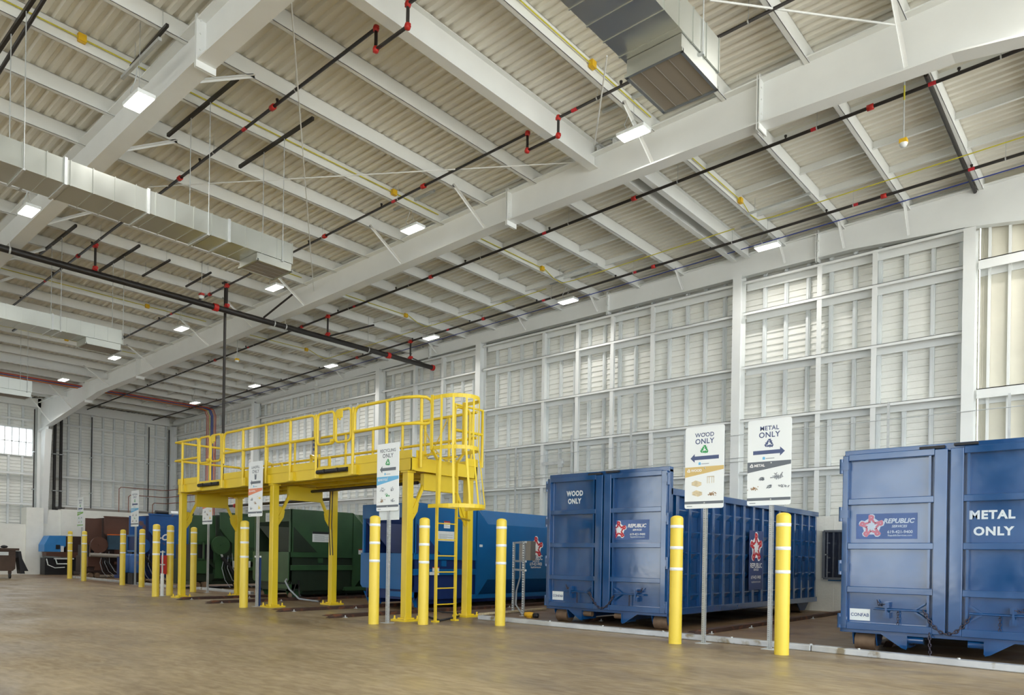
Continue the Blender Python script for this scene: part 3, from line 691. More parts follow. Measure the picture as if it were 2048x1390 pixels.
# upright pipes on the end wall
for i, (y, z0, r, lab) in enumerate(((13.13, 3.3, .075, 'left one of the thick pair'), (13.42, 3.3, .075, 'right one of the thick pair'), (14.89, 3.36, .03, 'thin one left of the blue sign'), (17.87, 3.36, .03, 'thin one near the corner'),
                                 (12.2, 3.3, .03, 'thin one on the tapered column'), (19.0, 3.36, .03, 'nearest the corner'))):
    t = thing('wall_pipe', 'black upright pipe on the far end wall, ' + lab, 'pipe', (-43.1, y, z0))
    MB().tube([(-43.1, y, z0), (-43.1, y, 8.4 if y < 15 else 8.3)], r, 10).build('pipe', 'black', t)
    MB().tube([(-43.1, y, z0 + .06), (-43.1, y + .3, z0 + .06)], r, 8).build('elbow', 'black', t)
    for z in (4.3, 6.2): MB().box(-43.3, -43.02 + r, y - r - .02, y + r + .02, z, z + .04).build('pipe_clamp', 'zinc', t)
for i, (y0, z) in enumerate(((16.2, 4.75), (16.7, 4.35), (18.0, 4.0))):
    conduit('thin brown pipe bending along the far corner, %s' % ('upper', 'middle', 'lower')[i], [(-42.8, y0, 3.37), (-42.8, y0, z - .1), (-42.8, y0 + .1, z), (-42.8, 18.55, z), (-42.6, 18.72, z), (-34, 18.72, z)], .022, 'copper', cat='pipe')
single(MB().box(-43.15, -42.95, 13.6, 18.9, 3.37, 3.5), 'cable_tray', 'grille', 'long dark cable tray on top of the white block wall at the far end', 'tray')
# taut service lines along the long wall
for i, (pa, pb) in enumerate((((700, 925 + 36), (1000, 915)), ((1000, 915), (1360, 880)))):
    pass
for i, z in enumerate((4.62, 3.98, 3.88)):
    conduit('thin grey service line along the long wall, %s' % ('top one', 'middle one', 'lower one')[i], [(-26, 19.0, z - .02), (-12, 19.0, z), (8 if i == 0 else -8.0, 19.0, z + .03)], .011, 'zinc', cat='line')
for i, (a, b, c) in enumerate(((1775, 803, 880), (1259, 835, 900), (1140, 870, 940), (1028, 895, 960), (1955 + 63, 785, 880))):
    p = on(a, b, 1, 18.95); q = on(a, c, 1, 18.95)
    single(MB().box(p.x - .025, p.x + .025, 19.02, 19.07, 2.37, p.z), 'slotted_upright', 'zinc', 'slotted grey upright carrying the wall service lines, %s' % ('above the METAL container', 'above the right door of the WOOD container', 'above the left door of the WOOD container', 'left of the WOOD container', 'at the right edge')[i], 'post')
single(MB().box(-15.25, -14.35, 18.86, 18.92, 4.26, 4.36).box(-14.55, -14.4, 18.84, 18.93, 4.15, 4.42), 'wall_fixture', 'zinc', 'small grey fixture on the long wall up left of the WOOD container', 'fixture')
# hanging occupancy sensors
def sensor(px, py, off, lab):
    p = onroof(px, py, off); t = thing('hanging_sensor', lab, 'sensor', p)
    MB().tube([p + Z * .08, (p.x, p.y, zr(p.x) + .01)], .012, 8).build('stem', 'zinc', t)
    MB().box(p.x - .06, p.x + .06, p.y - .06, p.y + .06, p.z, p.z + .07).build('junction_box', 'ybox', t)
    MB().lathe(p, [(.0, -.06), (.05, -.05), (.07, 0)], 14).build('lens', 'sign', t)
    MB().cyl(p + Z * .75, p + Z * 1.0, .014, 8).build('yellow_sleeve', 'cond', t)
sensor(1807, 287, -1.45, 'white sensor with yellow box hanging on a long stem at upper right')
sensor(474, 721, -1.3, 'white sensor hanging right of the tall black riser')
sensor(110, 843, -1.3, 'white sensor hanging near the tapered end column')
p = onroof(403, 594, -1.0)
t = thing('fire_alarm_device', 'small red and white device hanging under the roof above the black main', 'device', p)
MB().lathe(p, [(0, -.05), (.07, -.03), (.08, .03), (0, .05)], 14).build('body', 'sign', t); MB().box(p.x - .08, p.x + .08, p.y - .05, p.y + .05, p.z + .04, p.z + .1).build('red_base', 'red', t); MB().tube([p + Z * .1, (p.x, p.y, zr(p.x) + .01)], .01, 6).build('stem', 'zinc', t)

# ================================================================== BOLLARDS
def bollard_first(p, h):
    t = thing('bollard', '', 'bollard', p); r = .092
    prof = [(r, 0.0), (r, h - .05)] + [(r * math.cos(a), h - .05 + .05 * math.sin(a)) for a in [PI / 2 * k / 6 for k in range(1, 7)]]
    MB().lathe(p, prof, 28).build('sleeve', 'boll', t)
    for fz in (.088, .253, .418):
        z = h * (1 - fz); MB().lathe(p, [(r + .0005, z - .022), (r + .0025, z - .021), (r + .0025, z + .021), (r + .0005, z + .022)], 28).build('reflective_band', 'tape', t)
    return t
bl = [((139, 1157, 1062), 'yellow bollard farthest away, leftmost of all, with three white bands'),
      ((167.5, 1162, 1062), 'yellow bollard just right of the far green-banded sign'),
      ((244.5, 1170, 1059), 'yellow bollard left of the sky-blue banded sign'),
      ((283, 1174, 1058), 'yellow bollard right of the sky-blue banded sign'),
      ((311, 1193, 1048), 'yellow bollard left of the white hose stand by the platform'),
      ((339, 1191, 1050), 'yellow bollard between the white hose stand and the first platform leg'),
      ((386, 1184, 1054), 'yellow bollard behind the left end of the platform'),
      ((487, 1215, 1041), 'yellow bollard beside the LANDFILL sign post'),
      ((747, 1248, 1031), 'yellow bollard left of the RECYCLING sign post'),
      ((846, 1249, 1035), 'yellow bollard between the platform leg and the ladder'),
      ((1000, 1251, 1037), 'yellow bollard at the left end of the long metal kerb'),
      ((1350, 1287, 1031), 'yellow bollard in front of the right side of the WOOD container'),
      ((1563, 1309, 1025), 'yellow bollard nearest the camera, right of the METAL sign post')]
B0 = None
for (a, b, c), lab in bl:
    p = flo(a, b); h = on(a, c, 1, p.y).z
    if B0 is None: B0 = t = bollard_first(Vector((0, 0, 0)), 1.86)
    else: t = copy_tree(B0)
    t.location = p; t.scale = (1, 1, h / 1.86); t['label'] = lab
# ================================================================== SIGNS
def recyc(mb, fr, cx, cz, R, c0, c1):
    """three chasing bent arrows"""
    h = R * .5
    for k in range(3):
        th = k * 2 * PI / 3
        rot = lambda pts: [(cx + (a * math.cos(th) - b * math.sin(th)) * 1.12, cz + (a * math.sin(th) + b * math.cos(th)) * 1.12) for a, b in pts]
        mb.poly(fr, rot([(-.42 * R, -h - .06 * R), (.1 * R, -h - .06 * R), (.1 * R, -h + .26 * R), (-.42 * R, -h + .26 * R)]), c0, c1)
        mb.poly(fr, rot([(.1 * R, -h - .26 * R), (.46 * R, -h + .10 * R), (.1 * R, -h + .46 * R)]), c0, c1)
        mb.poly(fr, rot([(-.47 * R, -h - .06 * R), (-.47 * R, -h + .26 * R), (-.62 * R, -h + .50 * R), (-.88 * R, -h + .34 * R), (-.66 * R, -h - .02 * R)]), c0, c1)
def sign(px, py, z0, z1, lab, word, sym, band, bandw, arrow, acol, pics, w=.61, wx=None, extra=False, word_s=.085, dx=0.0):
    p = flo(px, py); x = p.x + dx; y = p.y
    t = thing('sign_post', lab, 'sign', p)
    ps = MB(); z = .0
    # perforated square post: four corner angles and a ladder of webs between the holes
    for sx in (-1, 1):
        for sy in (-1, 1):
            ps.box(p.x + sx * .026, p.x + sx * .014, y + .03 + sy * .026, y + .03 + sy * .023, 0, z1 - .05).box(p.x + sx * .026, p.x + sx * .023, y + .03 + sy * .026, y + .03 + sy * .014, 0, z1 - .05)
    k = 0.0
    while k < z1 - .08:
        ps.box(p.x - .015, p.x + .015, y + .004, y + .007, k, k + .014); ps.box(p.x + .023, p.x + .026, y + .015, y + .045, k, k + .014); ps.box(p.x - .026, p.x - .023, y + .015, y + .045, k, k + .014); k += .0265
    ps.box(p.x - .02, p.x + .02, y + .05, y + .056, 0, z1 - .05)
    ps.build('post', 'zinc', t)
    MB().box(p.x - .09, p.x + .09, y - .05, y + .12, 0, .008).build('foot_plate', 'zinc', t)
    fr = Fr((x, y - .012, z0)); hh = z1 - z0; W2 = w / 2
    c = arc(W2 - .03, .03, .03, -PI / 2, 0, 4) + arc(W2 - .03, hh - .03, .03, 0, PI / 2, 4) + arc(-W2 + .03, hh - .03, .03, PI / 2, PI, 4) + arc(-W2 + .03, .03, .03, PI, 1.5 * PI, 4)
    MB().poly(fr, c, -.004, .004).build('panel', 'sign', t)
    u = lambda q: q * w; v = lambda q: q * hh
    f0, f1 = .0045, .0055
    m = MB(); text_mesh(m, word, fr, 0, v(.873), word_s, .0015, c=f1, spacing=1.05); text_mesh(m, 'ONLY', fr, 0, v(.79), .105, .002, c=f1, spacing=1.08)
    m.build('lettering', acol, t)
    m = MB()
    if sym == 'bin':
        m.poly(fr, [(-.035, v(.67)), (.035, v(.67)), (.045, v(.755)), (-.045, v(.755))], f0, f1).poly(fr, [(-.055, v(.762)), (.055, v(.762)), (.055, v(.772)), (-.055, v(.772))], f0, f1)
        m.build('bin_symbol', acol, t)
    else:
        recyc(m, fr, 0, v(.715), .07, f0, f1); m.build('recycling_symbol', sym, t)
    s_ = -1 if arrow == 'l' else 1
    m = MB().poly(fr, [(-s_ * u(.37), v(.595)), (s_ * u(.25), v(.595)), (s_ * u(.25), v(.64)), (-s_ * u(.37), v(.64))], f0, f1)
    m.poly(fr, [(s_ * u(.25), v(.565)), (s_ * u(.36), v(.6175)), (s_ * u(.25), v(.67))], f0, f1).build('arrow', acol, t)
    m = MB(); m.poly(fr, [(-.09, v(.533)), (-.055, v(.533)), (-.055, v(.56)), (-.0725, v(.567)), (-.09, v(.56))], f0, f1).build('emblem', 'sky', t)
    m = MB(); m.fbox(fr, -.045, .075, v(.54), v(.548), f0, f1).build('small_print', 'stkt', t)
    m = MB().poly(fr, [(-W2, v(.385)), (W2, v(.465)), (W2, v(.51)), (-W2, v(.51))], f0, f1).build('colour_band', band, t)
    m = MB(); recyc(m, fr, -u(.40), v(.465), .03, f1 + .0005, f1 + .0015); text_mesh(m, bandw, fr, -u(.34), v(.452), .05, .0015, c=f1 + .0015, align='LEFT'); m.build('band_lettering', 'white', t)
    # pictures
    rnd = random.Random(word)
    def cluster(cx_, cz_, kind):
        m = MB()
        if kind == 'planks':
            for k in range(4): m.poly(fr, [(cx_ - .08, cz_ + k * .012), (cx_ + .02, cz_ - .03 + k * .012), (cx_ + .09, cz_ - .005 + k * .012), (cx_ - .01, cz_ + .03 + k * .012)], f0, f1 + .0003 * k)
            m.build('picture', 'wood', t)
        elif kind == 'frame':
            for a in (-.05, -.02, .02, .05): m.fbox(fr, cx_ + a - .004, cx_ + a + .004, cz_ - .05, cz_ + .05, f0, f1)
            m.fbox(fr, cx_ - .055, cx_ + .055, cz_ + .04, cz_ + .05, f0, f1); m.build('picture', 'wood', t)
        elif kind in ('pile', 'grit', 'bars', 'scrap', 'tangle', 'mix', 'mixg', 'mixy'):
            M2 = {'pile': 'wood_d', 'grit': 'wood_d', 'bars': 'dgrey', 'scrap': 'mgrey', 'tangle': 'mgrey', 'mix': 'mgrey', 'mixg': 'sgreen', 'mixy': 'stky'}[kind]
            for k in range(26):
                a, b = rnd.gauss(0, .032), abs(rnd.gauss(0, .022)) - .02; s = rnd.uniform(.006, .013); an = rnd.uniform(0, PI)
                if kind == 'bars': a, b, an, s = rnd.uniform(-.03, .03), rnd.uniform(-.02, .02), .35, .006
                L = s * (5 if kind in ('bars', 'tangle') else 1.6)
                d = (math.cos(an), math.sin(an)); n_ = (-d[1] * s * .5, d[0] * s * .5)
                m.poly(fr, [(cx_ + a - d[0] * L / 2 - n_[0], cz_ + b - d[1] * L / 2 - n_[1]), (cx_ + a + d[0] * L / 2 - n_[0], cz_ + b + d[1] * L / 2 - n_[1]), (cx_ + a + d[0] * L / 2 + n_[0], cz_ + b + d[1] * L / 2 + n_[1]), (cx_ + a - d[0] * L / 2 + n_[0], cz_ + b - d[1] * L / 2 + n_[1])], f0, f1 + .0001 * k)
            m.build('picture', M2, t)
    for a, b, k in pics: cluster(u(a), v(b), k)
    MB().fbox(fr, -W2, W2, v(.055), v(.088), f0, f1).build('footer_band', 'dgrey' if band != 'lime' else 'lime', t)
    MB().fbox(fr, -u(.44), -u(.30), v(.022), v(.032), f0, f1).build('small_print', 'stkt', t)
    m = MB()
    for z in (z1 - .1, z0 + hh * .49, z0 + .08): m.lathe((p.x, y - .016, z), [(.012, -.004), (.012, .002), (.0, .004)], 10, (0, -1, 0))
    m.build('bolt', 'zinc', t)
    if extra: MB().box(p.x - .28, p.x + .28, y + .03, y + .034, z0 - .16, z0 + .1).build('rear_notice', 'stk', t)
    return t
sign(1537, 1299, 1.985, 3.17, 'tall white METAL ONLY sign with navy arrow to the right on a perforated post', 'METAL', 'navy', 'dgrey', 'METAL', 'r', 'navy',
     ((-.16, .31, 'bars'), (.2, .33, 'tangle'), (-.32, .2, 'grit'), (.02, .215, 'bars'), (.34, .22, 'scrap')), dx=-.03)
sign(1405, 1287, 1.97, 3.165, 'white WOOD ONLY sign with tan band and arrow to the left on a perforated post', 'WOOD', 'sgreen', 'tan', 'WOOD', 'l', 'navy',
     ((-.2, .29, 'planks'), (.17, .345, 'frame'), (-.18, .17, 'planks'), (.22, .17, 'pile')), dx=-.01)
sign(772, 1246, 2.01, 3.22, 'white RECYCLING ONLY sign with sky-blue band in front of the platform', 'RECYCLING', 'sgreen', 'sky', 'RECYCLE', 'l', 'dgrey',
     ((-.22, .31, 'mix'), (.2, .31, 'mix'), (0, .23, 'mixg'), (-.25, .15, 'pile'), (.23, .15, 'scrap')), extra=True, word_s=.078)
sign(511, 1213, 2.06, 3.32, 'white LANDFILL ONLY sign with salmon band standing before the platform', 'LANDFILL', 'bin', 'salm', 'LANDFILL', 'l', 'dgrey',
     ((-.25, .31, 'scrap'), (.28, .33, 'mixy'), (0, .24, 'pile'), (-.28, .15, 'mix'), (.28, .15, 'mixy')), word_s=.078, dx=-.06)
sign(413, 1185, 2.085, 3.3, 'white sign with salmon band seen under the platform, half hidden by the deck', 'LANDFILL', 'bin', 'salm', 'LANDFILL', 'l', 'dgrey',
     ((-.25, .31, 'scrap'), (.28, .33, 'mixy'), (0, .24, 'pile'), (-.28, .15, 'mix'), (.28, .15, 'mixy')), word_s=.078)
sign(268, 1170, 2.13, 3.44, 'white sign with sky-blue band standing before the brown compactor', 'RECYCLING', 'sgreen', 'sky', 'RECYCLE', 'l', 'navy',
     ((-.22, .31, 'mix'), (.2, .31, 'mix'), (0, .23, 'mixg'), (-.25, .15, 'pile'), (.23, .15, 'scrap')), word_s=.078, w=.66)
sign(161, 1160, 2.2, 3.45, 'farthest white sign, with a green band, near the far white wall', 'ORGANICS', 'sgreen', 'lime', 'ORGANICS', 'l', 'navy',
     ((-.22, .31, 'mixg'), (.2, .31, 'mix'), (-.2, .17, 'pile'), (.2, .17, 'mixg')), word_s=.078, w=.66, dx=-.1)
# ================================================================== LOGO DECAL
def star_logo(parent, fr, cx, cz, R, mr='dred', mw_='white', c=.003):
    """five letters R chasing around a star"""
    m = MB()
    pts = []
    for k in range(5):
        a = PI / 2 + k * 2 * PI / 5
        for da, rr in ((-.36, .74), (-.27, .98), (-.1, 1.08), (.1, 1.08), (.27, .98), (.36, .74)):
            pts.append((cx + R * rr * math.cos(a + da), cz + R * rr * math.sin(a + da)))
    m.poly(fr, pts, c * .5, c).build('logo_outline', mw_, parent)
    m = MB()
    for k in range(5):
        th = k * 2 * PI / 5
        q = Fr(fr(cx, cz, 0), fr.u * math.cos(th) + fr.v * math.sin(th), -fr.u * math.sin(th) + fr.v * math.cos(th))
        text_mesh(m, 'R', q, 0, R * .34, R * .9, R * .05, c=c + .0012, wscale=1.0)
    m.build('logo_letters', mr, parent)
    m = MB(); st = []
    for k in range(10):
        a = PI / 2 + PI / 5 + k * PI / 5; rr = R * (.42 if k % 2 == 0 else .2) ; st.append((cx + rr * math.cos(a), cz + rr * math.sin(a)))
    m.poly(fr, st, c, c + .002).build('logo_star', mw_, parent)
def chain(pts, n, r=.0055, L=.042):
    """oval links along a polyline"""
    pts = [Vector(p) for p in pts]; m = MB(); tot = sum((b - a).length for a, b in zip(pts, pts[1:])); n = max(2, int(tot / (L * .78)))
    for i in range(n):
        s = tot * (i + .5) / n; acc = 0
        for a, b in zip(pts, pts[1:]):
            d = (b - a).length
            if acc + d >= s: p = a + (b - a) * ((s - acc) / d); dr = (b - a).normalized(); break
            acc += d
        side = dr.cross(Y).normalized() if i % 2 else Y.copy()
        if side.length < .1: side = X.copy()
        ring = []
        for k in range(10):
            t = 2 * PI * k / 10; ring.append(p + dr * math.cos(t) * L / 2 + side * math.sin(t) * L * .32)
        m.tube(ring, r, 5, closed=True)
    return m
def sag(p, q, d, n=10):
    p, q = Vector(p), Vector(q); return [p.lerp(q, k / n) - Z * d * 4 * (k / n) * (1 - k / n) for k in range(n + 1)]
# ================================================================== ROLL-OFF CONTAINERS
def rolloff(x0, x1, yf, zb, zt, yb, zside, label, text, logo_u, text_u, text_v, faded, sideribs=True, text_lines=(), stick=True):
    W = x1 - x0; Hh = zt - zb
    t = thing('rolloff_container', label, 'container', ((x0 + x1) / 2, yf, 0))
    U = lambda q: x0 + q * W; V = lambda q: zb + q * Hh
    yd = yf + .05                                       # body front
    # body shell with hollow top
    b = MB()
    b.box(x0 + .10, x0 + .14, yf + .14, yb, zb + .03, zside).box(x1 - .14, x1 - .10, yf + .14, yb, zb + .03, zside).box(x0 + .1, x1 - .1, yb - .05, yb, zb + .03, zside)
    b.box(x0 + .1, x1 - .1, yf + .14, yb, zb + .03, zb + .1); b.build('body', 'blue_d', t)
    # ribbed sides
    for sx, xx in ((1, x1 - .1), (-1, x0 + .1)):
        m = MB(); L = yb - yf; nr = 15
        ys = [yf + .42 + (L - .5) * k / nr for k in range(nr + 1)]
        for k, y in enumerate(ys): m.box(xx, xx + sx * .075, y - .05, y + .05, zb + .1, zside - .06)
        m.build('side_post', 'blue', t, bevel=.006)
        m = MB()
        for k in range(5):
            z = zb + .33 + (zside - zb - .45) * k / 4.6
            m.poly(Fr((0, 0, 0), (0, 1, 0)), [(ys[0], z), (ys[-1], z), (ys[-1], z + .02), (ys[0], z + .02)], xx + (.045 if sx > 0 else -.045), xx)
            for ya, yb_ in zip(ys, ys[1:]):
                m.plate([(xx + sx * .001, ya + .05, z - .09), (xx + sx * .001, yb_ - .05, z - .09), (xx + sx * .04, yb_ - .05, z), (xx + sx * .04, ya + .05, z)], .003)
        m.build('side_rail', 'blue', t)
        MB().box(xx - .02, xx + sx * .1, yf + .14, yb + .04, zside - .1, zside + .02).build('top_rail', 'blue', t, bevel=.008)
        MB().box(xx - .02, xx + sx * .09, yf + .14, yb + .03, zb, zb + .12).build('bottom_rail', 'blue', t, bevel=.006)
    # door frame
    m = MB().box(x0 + .02, x0 + .12, yf + .08, yf + .2, zb + .02, zt).box(x1 - .12, x1 - .0, yf + .08, yf + .2, zb + .02, zt)
    m.box(x0 + .03, x1, yf + .06, yf + .2, zt - .05, zt + .045).box(x0, x1, yf + .05, yf + .22, zb - .01, zb + .05)
    m.box(x0 + .5, x1 - .5, yf + .1, yf + .13, zb + .05, zt - .05); m.build('door_frame', 'blue', t, bevel=.006)
    for di, (u0, u1) in enumerate(((.0, .494), (.506, 1.0))):
        a, b_ = U(u0) + (.02 if di == 0 else 0), U(u1) - (.02 if di == 1 else 0)
        d = MB().box(a + .02, b_ - .02, yf + .085, yf + .1, zb + .05, zt - .06).build('door', 'blue', t, label='door leaf with stencilled letters' if False else None)
        f = MB()
        st = .075 if di == 0 else .15; st2 = .15 if di == 0 else .1
        f.box(a, a + st, yf, yf + .09, zb + .04, zt - .03).box(b_ - st2, b_, yf, yf + .09, zb + .04, zt - .03)
        for v, hw in ((.975, .045), (.727, .044), (.48, .044), (.238, .044), (.035, .05)):
            f.box(a + st, b_ - st2, yf + .004, yf + .09, V(v) - hw, V(v) + hw)
        f.build('door_rib', 'blue', d, bevel=.008)
        xv = b_ - st2 - .05 if di == 0 else a + st + .05
        MB().box(xv - .014, xv + .014, yf + .012, yf + .086, zb + .08, zt - .1).build('lock_bar', 'blue', d)
        xh = a - .02 if di == 0 else b_ + .02
        for v in (.93, .66, .36, .06):
            hg = MB().cyl((xh, yf + .02, V(v) - .1), (xh, yf + .02, V(v) + .1), .028, 10); hg.box(min(xh, a + .03 if di == 0 else b_ - .08), max(xh, a + .08 if di == 0 else b_ - .03), yf - .012, yf + .03, V(v) - .055, V(v) + .055)
            hg.build('hinge', 'blue', d)
        lt = MB(); s = 1 if di == 0 else -1; xa = a + .42 if di == 0 else b_ - .42; zz = V(.135)
        lt.cyl((xa, yf + .02, zz), (xa + s * .62, yf + .02, zz), .013, 8).box(xa + s * .16 - .035, xa + s * .16 + .035, yf - .0, yf + .085, zz + .02, zz + .1)
        lt.box(xa + s * .16 - .04, xa + s * .16 + .04, yf, yf + .085, zz - .12, zz - .04).box(xa + s * .16 - .012, xa + s * .16 + .012, yf - .01, yf + .03, zz - .1, zz + .09)
        lt.bar((xa + s * .48, yf + .03, zz), (xa + s * .62, yf + .03, zz + .1), .02, .02).bar((xa + s * .48, yf + .03, zz), (xa + s * .62, yf + .03, zz - .1), .02, .02)
        lt.build('latch', 'blue', d)
        chain([(xa + s * .04, yf + .03, zz + .12), (xa + s * .07, yf + .03, zz + .05), (xa + s * .15, yf + .0, zz + .07)], 5, .005, .04).build('chain', 'chain', d)
        chain([(xa + s * .3, yf + .03, zz), (xa + s * .3, yf + .03, zz - .2)], 5, .005, .04).build('chain', 'chain', d)
    m = MB().box(U(.37), U(.48), yf + .0, yf + .06, zt - .02, zt + .015).box(U(.52), U(.62), yf + .0, yf + .06, zt - .0, zt + .03); m.build('top_latch', 'blk', t)
    # long safety chain between the two doors
    chain(sag((U(.40), yf - .01, V(.14)), (U(.60), yf - .01, V(.12)), .26), 40, .008, .055).build('safety_chain', 'chain', t)
    # rollers and hook brackets under the front
    for u in (.115, .93):
        xx = U(u); MB().cyl((xx - .13, yf + .25, .125), (xx + .13, yf + .25, .125), .125, 24).build('roller', 'rust', t)
        for s in (-1, 1): MB().poly(Fr((xx + s * .15, 0, 0), (0, 1, 0)), [(yf + .1, zb + .02), (yf + .17, .08), (yf + .33, .08), (yf + .48, zb + .02)], -.008, .008).build('roller_bracket', 'blue', t)
    for u, s in ((.36, -1), (.62, 1)):
        xx = U(u); MB().cyl((xx - .09, yf + .12, zb - .06), (xx + .09, yf + .12, zb - .06), .05, 16).build('small_roller', 'rust' if not faded else 'blue', t)
        m = MB().poly(Fr((0, yf + .06, 0)), [(xx + s * .1, zb), (xx + s * .1, zb - .19), (xx + s * .16, zb - .17), (xx + s * .42, zb)], -.02, .02)
        m.box(xx + s * .09, xx + s * .11, yf + .03, yf + .5, zb - .17, zb); m.build('hook_bracket', 'blue', t)
    m = MB()
    for xx in (U(.31), U(.67)): m.box(xx - .04, xx + .04, yf + .3, yb - .1, zb - .13, zb + .02)
    m.build('under_rail', 'blue_d', t)
    for xx in (x0 + .3, x1 - .3):
        MB().cyl((xx - .12, yb - .55, .125), (xx + .12, yb - .55, .125), .125, 20).build('roller', 'rust', t)
        for s in (-1, 1): MB().poly(Fr((xx + s * .14, 0, 0), (0, 1, 0)), [(yb - .95, zb + .02), (yb - .7, .05), (yb - .4, .05), (yb - .1, zb + .02)], -.01, .01).build('roller_bracket', 'blue_d', t)
    # decals on the front
    fr = Fr((0, yf + .084, 0))
    if stick:
        MB().fbox(fr, U(.045), U(.145), V(.065), V(.13), .001, .003).build('maker_sticker', 'stk', t)
        m = MB(); text_mesh(m, 'CONFAB', fr, U(.095), V(.088), .062, .001, c=.0045, wscale=.95); m.build('sticker_lettering', 'dnavy', t)
    for s, uu, vv, sz in text_lines:
        m = MB(); tp_ = on(uu, vv, 1, yf + .084); text_mesh(m, s, fr, tp_.x, tp_.z, sz, .006, c=.004, spacing=1.12, wscale=.8 if s in ('WOOD', 'ONLY') and not faded else 1.0)
        m.build('stencil_lettering', 'sten', t)
    lu0, lu1 = logo_u; z0_, z1_ = V(.52), V(.66)
    MB().fbox(fr, U(lu0), U(lu1), z0_, z1_, .001, .002).build('decal_ground', 'dnavy2' if not faded else 'dnavy2', t)
    mr, mw_ = ('dred', 'white') if not faded else ('fred', 'fade')
    star_logo(t, fr, U(lu0) + .26 * W * (lu1 - lu0), (z0_ + z1_) / 2, .155, mr, mw_, c=.003)
    m = MB(); cxt = U(lu0) + .70 * W * (lu1 - lu0)
    text_mesh(m, 'REPUBLIC', fr, cxt, V(.607), .086, .003, c=.004, shear=.25); text_mesh(m, 'SERVICES', fr, cxt + .01, V(.583), .045, .001, c=.004, shear=.25)
    m.build('decal_lettering', mw_, t)
    m = MB(); text_mesh(m, '619-421-9400', fr, cxt + .02, V(.551), .055, .001, c=.004); text_mesh(m, 'RepublicServices.com', fr, cxt + .02, V(.535), .034, .0005, c=.004); m.build('decal_number', 'stk' if not faded else 'fade', t)
    return t, U, V
WOOD, Uw, Vw = rolloff(-8.87, -6.25, 11.15, .25, 2.77, 18.6, 2.43, 'blue roll-off container with closed doors stencilled WOOD ONLY, behind the metal kerb', 'WOOD', (.53, .85), 0, 0, False,
       text_lines=(('WOOD', 1150, 991.5, .13), ('ONLY', 1149, 1007, .13)))
fr = Fr((-6.25 - .02, 0, 0), (0, 1, 0)); 
yl = on(1512, 1100, 0, -6.27).y
MB().fbox(fr, yl - .35, yl + .35, .62, 1.85, .0, .004).build('side_decal', 'dnavy', WOOD)
star_logo(WOOD, fr, yl, 1.5, .30, c=.006)
m = MB(); text_mesh(m, 'REPUBLIC', fr, yl, 1.08, .14, .003, c=.008); text_mesh(m, 'SERVICES', fr, yl, 1.02, .06, .001, c=.008); text_mesh(m, '619-421-9400', fr, yl, .85, .1, .001, c=.008, wscale=.9); text_mesh(m, 'republicservices.com', fr, yl, .77, .055, .0, c=.008)
m.build('decal_lettering', 'white', WOOD)
xm = on(1680, 1100, 1, 10.72).x
METAL, Um, Vm = rolloff(xm, xm + 2.62, 10.72, .26, 2.72, 18.4, 2.4, 'glossy blue roll-off container stencilled METAL ONLY at the right edge of the picture', 'METAL', (.07, .36), 0, 0, True,
       text_lines=(('METAL', 1984, 1037, .145), ('ONLY', 1986, 1070, .145)))
chain([(Um(.43), 10.68, .32), (Um(.435), 10.66, .1), (Um(.44), 10.62, -.0 + .02)], 20, .007, .05).build('hanging_chain', 'chain', METAL)
# ================================================================== KERBS AND RAILS
def kerb(p, q, lab, w=.13, h=.085):
    p, q = Vector(p), Vector(q); t = thing('kerb_rail', lab, 'kerb', p)
    d = (q - p).normalized(); n = Vector((-d.y, d.x, 0)); 
    MB().bar(p + Z * h / 2 + n * w / 2, q + Z * h / 2 + n * w / 2, w, h).build('beam', 'curb', t, bevel=.012)
    m = MB(); L = (q - p).length; k = .6
    while k < L: m.lathe(p + d * k + n * w * .55 + Z * h, [(.018, 0), (.018, .012), (0, .014)], 8); k += 1.15
    m.build('bolt', 'zinc', t)
k0, k1, k2, k3 = flo(955, 1239), flo(1330, 1275.5), flo(1622, 1303), flo(2048, 1347.3)
kerb(k0, k2 - (k2 - k0).normalized() * .01, 'long galvanised kerb beam on the floor in front of the WOOD container'); kerb(k2, k2 + (k3 - k2).normalized() * 6, 'galvanised kerb beam on the floor in front of the METAL container')
kerb(flo(145, 1156), flo(345, 1176), 'galvanised kerb beam on the floor before the far compactors'); kerb(flo(392, 1179), flo(500, 1189), 'galvanised kerb beam on the floor behind the left platform legs')
def rail(x, y0, y1, lab, w=.16, h=.07, gap=.2):
    t = thing('floor_rail', lab, 'rail', (x, y0, 0))
    m = MB()
    m.poly(Fr((x - gap, 0, 0), (0, 1, 0)), [(y0 + .25, 0), (y1, 0), (y1, .02), (y0 + .35, .02)], -.1, .1)
    m.poly(Fr((x, 0, 0), (0, 1, 0)), [(y0, 0), (y1, 0), (y1, h), (y0 + .16, h)], -.06, .06)
    m.build('rail_beam', 'rail', t, bevel=.004)
    y = y0 + .35
    while y < min(y1, 17.5):
        for s in (-1, 1): MB().box(x + s * .06, x + s * .13, y - .03, y + .03, 0, .012).cyl((x + s * .1, y, 0), (x + s * .1, y, .045), .012, 8).build('anchor_bolt', 'zinc', t)
        y += 1.6
rail(-18.72, 8.5, 18.8, 'dark floor rail under the green compactor, left one'); rail(-17.0, 8.42, 18.8, 'dark floor rail under the green compactor, right one', gap=.5)
rail(-13.75, 8.33, 18.8, 'dark floor rail under the blue compactor, left one', gap=.55); rail(-11.85, 8.25, 18.8, 'dark floor rail under the blue compactor, right one', gap=.45)
rail(-8.2, 11.6, 18.9, 'floor rail under the left rollers of the WOOD container'); rail(-5.6, 11.0, 18.9, 'floor rail on the bare floor right of the WOOD container')
rail(-2.9, 11.6, 18.9, 'floor rail under the METAL container')
